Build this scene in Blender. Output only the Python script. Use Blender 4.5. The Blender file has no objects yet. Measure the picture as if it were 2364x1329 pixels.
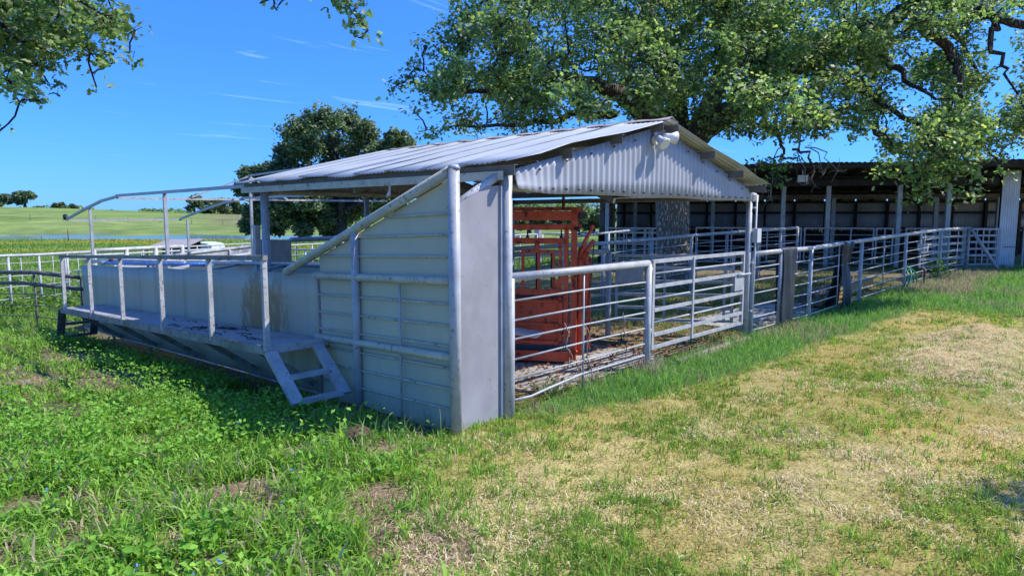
import bpy, math, random
import numpy as np
from mathutils import Vector
random.seed(7)
RNG = np.random.default_rng(11)
C = bpy.context.scene.collection
R = math.radians

# ------------------------------------------------------------------ camera
F_PX, CAM_H = 1520.0, 2.15
TILT = math.atan(165 / F_PX)
AZ = R(42.6)
FH = np.array([math.cos(AZ), math.sin(AZ), 0.0])
UP0 = np.array([0, 0, 1.0])
FW = FH * math.cos(TILT) - UP0 * math.sin(TILT)
UPV = FH * math.sin(TILT) + UP0 * math.cos(TILT)
RT = np.cross(FW, UPV)
EYE = np.array([0, 0, CAM_H])


def at(px, py, D):
    """a world point: the photograph's pixel, D metres ahead of the camera"""
    d = FW * F_PX + RT * (px - 1182.0) - UPV * (py - 664.5)
    return EYE + d * (D / float(np.dot(d, FH)))


def lat(l, D, z=0.0):
    p = RT * l + FH * D
    return np.array([p[0], p[1], z])


cam_d = bpy.data.cameras.new('camera')
cam = bpy.data.objects.new('camera', cam_d)
C.objects.link(cam)
cam_d.sensor_width = 36.0
cam_d.lens = F_PX / 2364.0 * 36.0
cam_d.clip_start, cam_d.clip_end = 0.05, 5000
cam.location = EYE
cam.rotation_euler = (math.pi / 2 - TILT, 0, AZ - math.pi / 2)
bpy.context.scene.camera = cam

# ------------------------------------------------------------------ noise and terrain


def vnoise(x, y, s, seed=0):
    x = np.asarray(x, float) / s + seed * 17.31
    y = np.asarray(y, float) / s - seed * 9.77
    xi, yi = np.floor(x), np.floor(y)
    fx, fy = x - xi, y - yi
    fx, fy = fx * fx * (3 - 2 * fx), fy * fy * (3 - 2 * fy)

    def h(a, b):
        v = np.sin(a * 127.1 + b * 311.7 + seed * 74.7) * 43758.5453
        return v - np.floor(v)
    return (h(xi, yi) * (1 - fx) + h(xi + 1, yi) * fx) * (1 - fy) + (h(xi, yi + 1) * (1 - fx) + h(xi + 1, yi + 1) * fx) * fy


def fnoise(x, y, s, seed=0):
    return 0.55 * vnoise(x, y, s, seed) + 0.3 * vnoise(x, y, s / 2.1, seed + 1) + 0.15 * vnoise(x, y, s / 4.3, seed + 2)


def sst(a, b, v):
    t = np.clip((np.asarray(v, float) - a) / (b - a), 0, 1)
    return t * t * (3 - 2 * t)


MOUNDS = [  # cut grass raked into low heaps beside the track, and dug earth near the wing
    (10.9, 1.75, .55, .14), (11.7, 1.9, .5, .12), (12.6, 1.6, .5, .13), (10.3, 1.2, .45, .12), (13.3, 1.4, .5, .12), (11.4, 1.2, .35, .10), (13.4, 2.0, .45, .12), (14.6, 1.7, .5, .12),
    (3.35, 5.05, .35, .10), (2.75, 4.95, .3, .07), (1.9, 4.35, .45, .07), (3.9, 4.95, .2, .05), (2.2, 5.0, .3, .05)]


def height(x, y):
    x, y = np.asarray(x, float), np.asarray(y, float)
    r = np.hypot(x, y) + 1e-6
    drop = -0.032 * np.clip(y - 4.5 - 0.35 * np.maximum(0, x - 5), 0, 32)
    near = sst(70, 25, r)
    z = drop * near + (1 - near) * np.where(y > 0, -1.0, 0.0) * sst(0, 20, y)
    rise = .25 * sst(12, 26, x) * sst(30, 14, y) * sst(90, 50, r)
    z = z + rise
    z = z - .14 * sst(3.3, 3.9, x) * sst(6.0, 5.2, x) * sst(6.6, 7.6, y) * sst(19, 16.5, y)
    # far meadow climbing to a low crest
    dep = x * FH[0] + y * FH[1]
    la = x * RT[0] + y * RT[1]
    ang = la / np.maximum(dep, 1.0)
    crest = np.interp(ang, [-1.2, -.77, -.58, -.45, -.3, 0.0, .3, 1.0], [6.5, 5.0, 4.2, 3.2, 2.4, 2.2, 2.2, 2.2])
    ahead = sst(-.2, .2, dep / r)
    z = z + (crest + 1.0) * sst(118, 290, r) * ahead
    z = z + (fnoise(x, y, 60, 3) - .5) * 1.2 * sst(110, 230, r)
    # pond hollow
    pond = np.clip(sst(88, 95, dep + (fnoise(x, y, 9, 8) - .5) * 9) * sst(119, 108, dep + (fnoise(x, y, 14, 9) - .5) * 18), 0, 1)
    arm = sst(112, 118, dep) * sst(137, 128, dep + (fnoise(x, y, 12, 4) - .5) * 12) * sst(-66, -80, la)
    z = z - 0.9 * np.maximum(pond, arm) * sst(5, -8, la)
    # small bumps underfoot
    z = z + ((fnoise(x, y, 1.4, 1) - .5) * .07 + (fnoise(x, y, .35, 5) - .5) * .03) * sst(40, 15, r) * (1 - .6 * sst(4.6, 5.0, y) * sst(4.6, 5.2, x))
    for mx, my, mr, mh in MOUNDS:
        d2 = ((x - mx) ** 2 + (y - my) ** 2) / (mr * mr)
        z = z + mh * np.exp(-d2 * 1.6) * (0.6 + .8 * vnoise(x, y, .16, 6))
    return z


def gz(x, y):
    return float(height(x, y))


# ------------------------------------------------------------------ mesh helpers


def tag(o, label=None, cat=None, group=None, kind=None):
    for k, v in (('label', label), ('category', cat), ('group', group), ('kind', kind)):
        if v:
            o[k] = v
    return o


def empty(name, loc):
    o = bpy.data.objects.new(name, None)
    o.empty_display_size = .2
    o.location = loc
    C.objects.link(o)
    WL[o.name] = np.array(loc, float)
    return o


WL = {}


def thing(name, label, cat, loc, group=None):
    return tag(empty(name, loc), label, cat, group)


def link_mesh(name, V, T, mat, parent=None, smooth=False, cols=None):
    """V: n x 3 world vertices, T: m x 3 or m x 4 indices"""
    V = np.asarray(V, np.float64)
    base = WL[parent.name] if parent is not None else np.zeros(3)
    me = bpy.data.meshes.new(name)
    me.vertices.add(len(V))
    me.vertices.foreach_set('co', (V - base).astype(np.float32).ravel())
    T = np.asarray(T, np.int32)
    k = T.shape[1]
    me.loops.add(T.size)
    me.loops.foreach_set('vertex_index', T.ravel())
    me.polygons.add(len(T))
    me.polygons.foreach_set('loop_start', np.arange(0, T.size, k, dtype=np.int32))
    me.polygons.foreach_set('loop_total', np.full(len(T), k, np.int32))
    if smooth:
        me.polygons.foreach_set('use_smooth', np.ones(len(T), bool))
    if cols is not None:
        a = me.color_attributes.new('col', 'FLOAT_COLOR', 'POINT')
        c4 = np.ones((len(V), 4), np.float32)
        c4[:, :3] = cols
        a.data.foreach_set('color', c4.ravel())
    me.update(calc_edges=True)
    me.materials.append(mat)
    o = bpy.data.objects.new(name, me)
    C.objects.link(o)
    if parent is not None:
        o.parent = parent
        WL[o.name] = base
    else:
        WL[o.name] = np.zeros(3)
    return o


class MB:
    def __init__(self):
        self.v, self.f, self.s = [], [], []

    def quadbox(self, pts8, smooth=False):
        b = len(self.v)
        self.v += [tuple(p) for p in pts8]
        for q in ((0, 1, 2, 3), (7, 6, 5, 4), (0, 4, 5, 1), (1, 5, 6, 2), (2, 6, 7, 3), (3, 7, 4, 0)):
            self.f.append(tuple(b + i for i in q))
            self.s.append(smooth)
        return self

    def beam(self, p0, p1, w, h, up=(0, 0, 1)):
        """rectangular bar from p0 to p1, w wide across, h along up"""
        p0, p1, up = np.array(p0, float), np.array(p1, float), np.array(up, float)
        d = p1 - p0
        d = d / (np.linalg.norm(d) + 1e-9)
        sx = np.cross(d, up)
        if np.linalg.norm(sx) < 1e-4:
            sx = np.cross(d, np.array([1.0, 0, 0]))
        sx = sx / np.linalg.norm(sx)
        u = np.cross(sx, d)
        a, b = sx * w / 2, u * h / 2
        return self.quadbox([p0 - a - b, p0 + a - b, p0 + a + b, p0 - a + b, p1 - a - b, p1 + a - b, p1 + a + b, p1 - a + b])

    def box(self, c, s):
        c = np.array(c, float)
        return self.beam(c - np.array([0, 0, s[2] / 2]), c + np.array([0, 0, s[2] / 2]), s[1], s[0], (1, 0, 0))

    def tube(self, pts, r, n=8, cap=True):
        pts = [np.array(p, float) for p in pts]
        rs = r if isinstance(r, (list, tuple, np.ndarray)) else [r] * len(pts)
        prev = None
        b = len(self.v)
        for i, p in enumerate(pts):
            a = pts[max(0, i - 1)]
            c = pts[min(len(pts) - 1, i + 1)]
            d = c - a
            d = d / (np.linalg.norm(d) + 1e-9)
            if prev is None:
                ref = np.array([0, 0, 1.0]) if abs(d[2]) < .9 else np.array([1.0, 0, 0])
                sx = np.cross(d, ref)
            else:
                sx = prev - d * np.dot(prev, d)
            sx = sx / (np.linalg.norm(sx) + 1e-9)
            prev = sx
            u = np.cross(d, sx)
            for k in range(n):
                t = 2 * math.pi * k / n
                self.v.append(tuple(p + (sx * math.cos(t) + u * math.sin(t)) * rs[i]))
        for i in range(len(pts) - 1):
            for k in range(n):
                q = b + i * n
                self.f.append((q + k, q + (k + 1) % n, q + n + (k + 1) % n, q + n + k))
                self.s.append(True)
        if cap:
            self.f.append(tuple(b + k for k in range(n))[::-1])
            self.f.append(tuple(b + (len(pts) - 1) * n + k for k in range(n)))
            self.s += [False, False]
        return self

    def grid(self, G, thick=0.0, smooth=True):
        """G: rows x cols x 3; thick offsets a second skin along the mean normal so that the sheet is a solid"""
        G = np.asarray(G, float)
        n, m = G.shape[:2]
        b = len(self.v)
        self.v += [tuple(p) for p in G.reshape(-1, 3)]
        for i in range(n - 1):
            for j in range(m - 1):
                q = b + i * m + j
                self.f.append((q, q + 1, q + m + 1, q + m))
                self.s.append(smooth)
        if thick:
            nn = np.cross(G[-1, 0] - G[0, 0], G[0, -1] - G[0, 0])
            nn = nn / np.linalg.norm(nn) * thick
            b2 = len(self.v)
            self.v += [tuple(p) for p in (G + nn).reshape(-1, 3)]
            for i in range(n - 1):
                for j in range(m - 1):
                    q = b2 + i * m + j
                    self.f.append((q + m, q + m + 1, q + 1, q))
                    self.s.append(smooth)
            for j in range(m - 1):
                self.f.append((b + j + 1, b + j, b2 + j, b2 + j + 1))
                o = (n - 1) * m
                self.f.append((b + o + j, b + o + j + 1, b2 + o + j + 1, b2 + o + j))
                self.s += [False, False]
            for i in range(n - 1):
                self.f.append((b + i * m, b + (i + 1) * m, b2 + (i + 1) * m, b2 + i * m))
                o = m - 1
                self.f.append((b + (i + 1) * m + o, b + i * m + o, b2 + i * m + o, b2 + (i + 1) * m + o))
                self.s += [False, False]
        return self

    def prism(self, poly, nrm):
        """poly: list of 3-D points of a flat outline, nrm: thickness vector"""
        b, n = len(self.v), len(poly)
        nrm = np.array(nrm, float)
        self.v += [tuple(np.array(p, float)) for p in poly] + [tuple(np.array(p, float) + nrm) for p in poly]
        self.f.append(tuple(b + i for i in range(n)))
        self.f.append(tuple(b + n + i for i in range(n))[::-1])
        self.s += [False, False]
        for i in range(n):
            j = (i + 1) % n
            self.f.append((b + j, b + i, b + n + i, b + n + j))
            self.s.append(False)
        return self

    def build(self, name, mat, parent=None):
        base = WL[parent.name] if parent is not None else np.zeros(3)
        me = bpy.data.meshes.new(name)
        me.from_pydata([tuple(np.array(v) - base) for v in self.v], [], self.f)
        me.polygons.foreach_set('use_smooth', self.s)
        me.materials.append(mat)
        import bmesh
        bm = bmesh.new()
        bm.from_mesh(me)
        bmesh.ops.recalc_face_normals(bm, faces=bm.faces)
        bm.to_mesh(me)
        bm.free()
        o = bpy.data.objects.new(name, me)
        C.objects.link(o)
        if parent is not None:
            o.parent = parent
        WL[o.name] = base
        return o


# ------------------------------------------------------------------ materials


def newmat(name):
    m = bpy.data.materials.new(name)
    m.use_nodes = True
    nt = m.node_tree
    nt.nodes.clear()
    return m, nt.nodes, nt.links


def ramp(N, stops):
    r = N.new('ShaderNodeValToRGB')
    e = r.color_ramp.elements
    while len(e) > 1:
        e.remove(e[0])
    e[0].position, e[0].color = stops[0][0], (*stops[0][1], 1)
    for p, c in stops[1:]:
        k = e.new(p)
        k.color = (*c, 1)
    return r


def painted(name, col, var=.12, rough=.45, metal=0.0, rust=0.0, rustcol=(.10, .05, .03), scale=6.0, bump=.0, dirt=None, spec=.4, rust_scale=14.0, stretch=(1, 1, 1)):
    """weathered paint or metal: patchy tone, specks of rust, optional broad dirt"""
    m, N, L = newmat(name)
    out = N.new('ShaderNodeOutputMaterial')
    b = N.new('ShaderNodeBsdfPrincipled')
    geo = N.new('ShaderNodeNewGeometry')
    mp = N.new('ShaderNodeMapping')
    mp.inputs['Scale'].default_value = stretch
    L.new(geo.outputs['Position'], mp.inputs['Vector'])
    n1 = N.new('ShaderNodeTexNoise')
    n1.inputs['Scale'].default_value = scale
    n1.inputs['Detail'].default_value = 5
    L.new(mp.outputs[0], n1.inputs['Vector'])
    lo = tuple(c * (1 - var * 1.6) for c in col)
    hi = tuple(min(.9, c * (1 + var)) for c in col)
    r1 = ramp(N, [(.3, lo), (.7, hi)])
    L.new(n1.outputs['Fac'], r1.inputs['Fac'])
    last = r1.outputs['Color']
    if dirt:
        n3 = N.new('ShaderNodeTexNoise')
        n3.inputs['Scale'].default_value = dirt[1]
        n3.inputs['Detail'].default_value = 6
        n3.inputs['Roughness'].default_value = .65
        L.new(mp.outputs[0], n3.inputs['Vector'])
        r3 = ramp(N, [(dirt[2], (0, 0, 0)), (dirt[2] + .18, (1, 1, 1))])
        L.new(n3.outputs['Fac'], r3.inputs['Fac'])
        mx = N.new('ShaderNodeMixRGB')
        mx.inputs['Color2'].default_value = (*dirt[0], 1)
        ml = N.new('ShaderNodeMath')
        ml.operation = 'MULTIPLY'
        ml.inputs[1].default_value = dirt[3]
        L.new(r3.outputs['Color'], ml.inputs[0])
        L.new(ml.outputs[0], mx.inputs['Fac'])
        L.new(last, mx.inputs['Color1'])
        last = mx.outputs['Color']
    if rust:
        n2 = N.new('ShaderNodeTexNoise')
        n2.inputs['Scale'].default_value = rust_scale
        n2.inputs['Detail'].default_value = 4
        n2.inputs['Roughness'].default_value = .7
        L.new(mp.outputs[0], n2.inputs['Vector'])
        t = .74 - rust * .35
        r2 = ramp(N, [(t, (0, 0, 0)), (t + .05, (1, 1, 1))])
        L.new(n2.outputs['Fac'], r2.inputs['Fac'])
        mx = N.new('ShaderNodeMixRGB')
        mx.inputs['Color2'].default_value = (*rustcol, 1)
        L.new(r2.outputs['Color'], mx.inputs['Fac'])
        L.new(last, mx.inputs['Color1'])
        last = mx.outputs['Color']
    L.new(last, b.inputs['Base Color'])
    b.inputs['Roughness'].default_value = rough
    b.inputs['Metallic'].default_value = metal
    b.inputs['Specular IOR Level'].default_value = spec
    if bump:
        bp = N.new('ShaderNodeBump')
        bp.inputs['Strength'].default_value = bump
        bp.inputs['Distance'].default_value = .02
        L.new(n1.outputs['Fac'], bp.inputs['Height'])
        L.new(bp.outputs['Normal'], b.inputs['Normal'])
    L.new(b.outputs[0], out.inputs[0])
    return m


M = {}
M['white'] = painted('white_pipe_paint', (.42, .43, .44), .14, .42, dirt=((.36, .34, .31), 6.0, .60, .55), rust=.38, rustcol=(.22, .16, .12), rust_scale=22)
M['old_white'] = painted('worn_white_paint', (.48, .48, .48), .16, .5, rust=.46, rustcol=(.18, .14, .11), rust_scale=26)
M['grey_pipe'] = painted('grey_pipe_paint', (.40, .43, .46), .12, .45, rust=.3, rustcol=(.2, .14, .1), rust_scale=18)
M['dark_rail'] = painted('dark_mildewed_rail', (.13, .125, .12), .3, .7, rust=.3, rustcol=(.04, .035, .03))
M['mildew_rail'] = painted('mildewed_angle_iron', (.27, .28, .25), .3, .7, rust=.45, rustcol=(.10, .10, .07), rust_scale=9, dirt=((.12, .12, .08), 3.0, .48, .8))
M['teal'] = painted('grey_green_sheet_paint', (.52, .50, .36), .07, .55, scale=1.6, bump=.3, rust=.16, rust_scale=24, rustcol=(.25, .17, .10), dirt=((.34, .36, .30), 1.1, .52, .55), stretch=(1, 1, .35))
M['teal_pipe'] = painted('grey_green_pipe_paint', (.50, .49, .38), .12, .5, rust=.42, rustcol=(.18, .17, .13), rust_scale=16)
M['roof'] = painted('galvanised_roof', (.52, .54, .53), .07, .42, metal=.3, scale=1.3, dirt=((.44, .46, .46), .7, .5, .5), rust=.12, rust_scale=40, rustcol=(.2, .15, .12))
M['lap'] = painted('dark_lap_joint', (.17, .18, .20), .3, .8)
M['gable'] = painted('galvanised_gable_sheet', (.40, .41, .43), .07, .5, metal=.1, scale=2.0, dirt=((.32, .32, .35), 1.0, .55, .5))
M['under'] = painted('channel_iron', (.17, .165, .155), .15, .6, dirt=((.15, .13, .11), 2.5, .5, .6))
M['ridge'] = painted('rusty_ridge_cap', (.34, .30, .28), .3, .7, rust=.38, rustcol=(.16, .09, .06), rust_scale=8)
M['panel'] = painted('smeared_grey_sheet', (.33, .32, .34), .10, .5, scale=2.4, bump=.3, dirt=((.26, .25, .26), 1.8, .45, .8), rust=.22, rust_scale=30, stretch=(1, 1, .7))
M['red'] = painted('red_chute_paint', (.84, .125, .058), .22, .5, dirt=((.42, .09, .05), 3.0, .5, .6), rust=.45, rustcol=(.16, .035, .02), rust_scale=9)
M['black_metal'] = painted('black_iron', (.03, .03, .032), .3, .5)
M['rubber'] = painted('black_rubber_belting', (.022, .025, .034), .25, .5, scale=3, dirt=((.045, .047, .05), 2.0, .5, .5))
M['concrete'] = painted('concrete', (.40, .38, .35), .15, .85, scale=3, bump=.15, dirt=((.22, .20, .17), .9, .45, .8))
M['deck'] = painted('expanded_metal_deck', (.36, .35, .36), .3, .7, scale=60, dirt=((.20, .18, .15), 2.0, .5, .7))
M['barn_sheet'] = painted('dirty_barn_sheet', (.42, .44, .48), .2, .7, scale=.8, dirt=((.16, .15, .14), .55, .52, .8))
M['barn_dark'] = painted('near_black_wood', (.04, .034, .03), .35, .85, scale=4)  # wood in a very dark tone, varied at random
M['barn_wood'] = painted('weathered_wood', (.20, .165, .13), .3, .85, scale=5)
M['plank'] = painted('bleached_plank', (.30, .26, .21), .25, .85, scale=5)
M['barn_roof'] = painted('dark_barn_roof', (.10, .095, .09), .3, .7, rust=.5, rustcol=(.08, .04, .025))
M['barn_post'] = painted('barn_post_paint', (.46, .48, .48), .12, .6, dirt=((.2, .19, .17), 2.2, .55, .6))
M['corner_sheet'] = painted('white_corner_sheet', (.60, .64, .68), .08, .5, scale=2)
M['hose'] = painted('green_hose', (.02, .26, .16), .15, .4)
M['yellow'] = painted('yellow_paint', (.55, .30, .05), .2, .6)
M['blue'] = painted('blue_pipe_paint', (.05, .22, .62), .2, .4, rust=.5, rustcol=(.5, .55, .6), rust_scale=20)
M['lamp_white'] = painted('lamp_housing', (.70, .70, .68), .06, .35)
M['lens'] = painted('lamp_lens', (.72, .72, .66), .05, .15)
M['box_grey'] = painted('junction_box_grey', (.55, .57, .58), .05, .45)
M['rust'] = painted('rusty_iron', (.17, .075, .04), .35, .8)
M['earth'] = painted('dark_clod', (.11, .07, .045), .35, .95, scale=12, bump=.5)
M['far_roof'] = painted('grey_shed_roof', (.34, .31, .30), .15, .7)
M['far_white'] = painted('white_trailer_side', (.62, .72, .74), .05, .5)


def bark(name, lo, hi):
    m, N, L = newmat(name)
    out = N.new('ShaderNodeOutputMaterial')
    b = N.new('ShaderNodeBsdfPrincipled')
    geo = N.new('ShaderNodeNewGeometry')
    mp = N.new('ShaderNodeMapping')
    mp.inputs['Scale'].default_value = (1, 1, .30)
    L.new(geo.outputs['Position'], mp.inputs['Vector'])
    nz = N.new('ShaderNodeTexNoise')
    nz.inputs['Scale'].default_value = 9
    L.new(mp.outputs[0], nz.inputs['Vector'])
    ad = N.new('ShaderNodeMixRGB')
    ad.blend_type = 'ADD'
    ad.inputs['Fac'].default_value = .12
    L.new(mp.outputs[0], ad.inputs['Color1'])
    L.new(nz.outputs['Color'], ad.inputs['Color2'])
    v = N.new('ShaderNodeTexVoronoi')
    v.feature = 'DISTANCE_TO_EDGE'
    v.inputs['Scale'].default_value = 15
    L.new(ad.outputs[0], v.inputs['Vector'])
    r1 = ramp(N, [(0.0, lo), (.12, tuple((a + c) / 2 for a, c in zip(lo, hi))), (.35, hi)])
    L.new(v.outputs['Distance'], r1.inputs['Fac'])
    L.new(r1.outputs['Color'], b.inputs['Base Color'])
    b.inputs['Roughness'].default_value = .9
    b.inputs['Specular IOR Level'].default_value = .1
    bp = N.new('ShaderNodeBump')
    bp.inputs['Strength'].default_value = 1.0
    bp.inputs['Distance'].default_value = .05
    r2 = ramp(N, [(0, (0, 0, 0)), (.25, (1, 1, 1))])
    L.new(v.outputs['Distance'], r2.inputs['Fac'])
    L.new(r2.outputs['Color'], bp.inputs['Height'])
    L.new(bp.outputs['Normal'], b.inputs['Normal'])
    L.new(b.outputs[0], out.inputs[0])
    return m


M['bark'] = bark('oak_bark', (.17, .13, .10), (.62, .50, .39))
M['limb_bark'] = bark('limb_bark', (.05, .042, .035), (.20, .165, .135))
M['dark_bark'] = bark('dark_branch_bark', (.03, .026, .022), (.16, .135, .115))


def leafmat(name, trans=.35, rough=.5, gain=1.0, spec=.3):
    """colour comes from each leaf's own attribute; thin leaves let light through"""
    m, N, L = newmat(name)
    out = N.new('ShaderNodeOutputMaterial')
    at_ = N.new('ShaderNodeAttribute')
    at_.attribute_name = 'col'
    b = N.new('ShaderNodeBsdfPrincipled')
    b.inputs['Roughness'].default_value = rough
    b.inputs['Specular IOR Level'].default_value = spec
    t = N.new('ShaderNodeBsdfTranslucent')
    hs = N.new('ShaderNodeHueSaturation')
    hs.inputs['Hue'].default_value = .485
    hs.inputs['Saturation'].default_value = 1.1
    hs.inputs['Value'].default_value = 1.6
    L.new(at_.outputs['Color'], b.inputs['Base Color'])
    L.new(at_.outputs['Color'], hs.inputs['Color'])
    L.new(hs.outputs['Color'], t.inputs['Color'])
    mx = N.new('ShaderNodeMixShader')
    mx.inputs['Fac'].default_value = trans
    L.new(b.outputs[0], mx.inputs[1])
    L.new(t.outputs[0], mx.inputs[2])
    L.new(mx.outputs[0], out.inputs[0])
    return m


M['leaf'] = leafmat('oak_leaf', .48, .45, spec=.4)
M['far_leaf'] = leafmat('far_oak_leaf', .35, .6, spec=.2)
M['grass'] = leafmat('grass_blade', .35, .6, spec=.2)
M['straw'] = leafmat('dry_straw', .2, .8, spec=.1)


def wall_mat():
    """long sheet wall: blue-grey paint, brown lime stain and streaks"""
    m, N, L = newmat('alley_wall_sheet')
    out = N.new('ShaderNodeOutputMaterial')
    b = N.new('ShaderNodeBsdfPrincipled')
    geo = N.new('ShaderNodeNewGeometry')
    sep = N.new('ShaderNodeSeparateXYZ')
    L.new(geo.outputs['Position'], sep.inputs[0])
    n1 = N.new('ShaderNodeTexNoise')
    n1.inputs['Scale'].default_value = 1.2
    n1.inputs['Detail'].default_value = 6
    L.new(geo.outputs['Position'], n1.inputs['Vector'])
    base = ramp(N, [(.3, (.36, .345, .255)), (.7, (.45, .43, .32))])
    L.new(n1.outputs['Fac'], base.inputs['Fac'])
    # stain: centred at y = 8.75, reaching down from the top edge
    n2 = N.new('ShaderNodeTexNoise')
    n2.inputs['Scale'].default_value = 7
    n2.inputs['Detail'].default_value = 8
    n2.inputs['Roughness'].default_value = .75
    mp = N.new('ShaderNodeMapping')
    mp.inputs['Scale'].default_value = (1, 1, .45)
    L.new(geo.outputs['Position'], mp.inputs[0])
    L.new(mp.outputs[0], n2.inputs['Vector'])

    def math_(op, a, c=None, clamp=False):
        q = N.new('ShaderNodeMath')
        q.operation = op
        q.use_clamp = clamp
        for i, s in enumerate((a, c)):
            if s is None:
                continue
            if isinstance(s, (int, float)):
                q.inputs[i].default_value = s
            else:
                L.new(s, q.inputs[i])
        return q.outputs[0]
    dy = math_('DIVIDE', math_('ABSOLUTE', math_('SUBTRACT', sep.outputs['Y'], 8.72)), .85)
    dz = math_('DIVIDE', math_('ABSOLUTE', math_('SUBTRACT', sep.outputs['Z'], .82)), .75)
    dist = math_('ADD', math_('POWER', dy, 2.2), math_('POWER', dz, 2.4))
    inside = math_('SUBTRACT', 1.0, dist, True)
    grain = math_('MULTIPLY', math_('SUBTRACT', n2.outputs['Fac'], .5), 4.2)
    patch = math_('MULTIPLY', math_('SUBTRACT', math_('ADD', math_('MULTIPLY', inside, 1.25), grain), .45), 1.8, True)
    patch = math_('MULTIPLY', patch, math_('MULTIPLY', inside, 1.8, True))
    mx = N.new('ShaderNodeMixRGB')
    mx.inputs['Color2'].default_value = (.27, .175, .07, 1)
    L.new(math_('MULTIPLY', patch, .95), mx.inputs['Fac'])
    L.new(base.outputs[0], mx.inputs['Color1'])
    # vertical streaks and mildew at the foot
    n3 = N.new('ShaderNodeTexNoise')
    n3.inputs['Scale'].default_value = 3.2
    n3.inputs['Detail'].default_value = 5
    mp3 = N.new('ShaderNodeMapping')
    mp3.inputs['Scale'].default_value = (1, 1, .08)
    L.new(geo.outputs['Position'], mp3.inputs[0])
    L.new(mp3.outputs[0], n3.inputs['Vector'])
    st = ramp(N, [(.56, (0, 0, 0)), (.72, (1, 1, 1))])
    L.new(n3.outputs['Fac'], st.inputs['Fac'])
    mx2 = N.new('ShaderNodeMixRGB')
    mx2.inputs['Color2'].default_value = (.24, .225, .14, 1)
    L.new(math_('MULTIPLY', st.outputs[0], .6), mx2.inputs['Fac'])
    L.new(mx.outputs[0], mx2.inputs['Color1'])
    L.new(mx2.outputs[0], b.inputs['Base Color'])
    b.inputs['Roughness'].default_value = .55
    L.new(b.outputs[0], out.inputs[0])
    return m


M['wall'] = wall_mat()


def ground_mat():
    m, N, L = newmat('ground_soil_and_turf')
    out = N.new('ShaderNodeOutputMaterial')
    b = N.new('ShaderNodeBsdfPrincipled')
    at_ = N.new('ShaderNodeAttribute')
    at_.attribute_name = 'col'
    geo = N.new('ShaderNodeNewGeometry')
    n1 = N.new('ShaderNodeTexNoise')
    n1.inputs['Scale'].default_value = 5
    n1.inputs['Detail'].default_value = 9
    n1.inputs['Roughness'].default_value = .75
    L.new(geo.outputs['Position'], n1.inputs['Vector'])
    n2 = N.new('ShaderNodeTexNoise')
    n2.inputs['Scale'].default_value = 45
    n2.inputs['Detail'].default_value = 6
    L.new(geo.outputs['Position'], n2.inputs['Vector'])
    n4 = N.new('ShaderNodeTexNoise')
    n4.inputs['Scale'].default_value = .22
    n4.inputs['Detail'].default_value = 8
    L.new(geo.outputs['Position'], n4.inputs['Vector'])
    r = ramp(N, [(.25, (.55, .55, .55)), (.75, (1.4, 1.4, 1.4))])
    L.new(n1.outputs['Fac'], r.inputs['Fac'])
    r2 = ramp(N, [(.3, (.6, .6, .6)), (.7, (1.35, 1.35, 1.35))])
    L.new(n2.outputs['Fac'], r2.inputs['Fac'])
    r4 = ramp(N, [(.3, (.72, .8, .72)), (.7, (1.2, 1.15, 1.2))])
    L.new(n4.outputs['Fac'], r4.inputs['Fac'])
    last = at_.outputs['Color']
    for rr in (r, r2, r4):
        mx = N.new('ShaderNodeMixRGB')
        mx.blend_type = 'MULTIPLY'
        mx.inputs['Fac'].default_value = 1
        L.new(last, mx.inputs['Color1'])
        L.new(rr.outputs[0], mx.inputs['Color2'])
        last = mx.outputs[0]
    L.new(last, b.inputs['Base Color'])
    b.inputs['Roughness'].default_value = .95
    b.inputs['Specular IOR Level'].default_value = .05
    bp = N.new('ShaderNodeBump')
    bp.inputs['Strength'].default_value = .6
    bp.inputs['Distance'].default_value = .04
    L.new(n2.outputs['Fac'], bp.inputs['Height'])
    L.new(bp.outputs['Normal'], b.inputs['Normal'])
    L.new(b.outputs[0], out.inputs[0])
    return m


M['ground'] = ground_mat()


def water_mat():
    m, N, L = newmat('pond_water')
    out = N.new('ShaderNodeOutputMaterial')
    b = N.new('ShaderNodeBsdfPrincipled')
    b.inputs['Base Color'].default_value = (.05, .09, .12, 1)
    b.inputs['Roughness'].default_value = .12
    b.inputs['IOR'].default_value = 1.33
    n = N.new('ShaderNodeTexNoise')
    n.inputs['Scale'].default_value = .6
    geo = N.new('ShaderNodeNewGeometry')
    L.new(geo.outputs['Position'], n.inputs['Vector'])
    bp = N.new('ShaderNodeBump')
    bp.inputs['Strength'].default_value = .15
    L.new(n.outputs['Fac'], bp.inputs['Height'])
    L.new(bp.outputs['Normal'], b.inputs['Normal'])
    L.new(b.outputs[0], out.inputs[0])
    return m


M['water'] = water_mat()

# ------------------------------------------------------------------ zones of the ground (real differences of cover)


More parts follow.
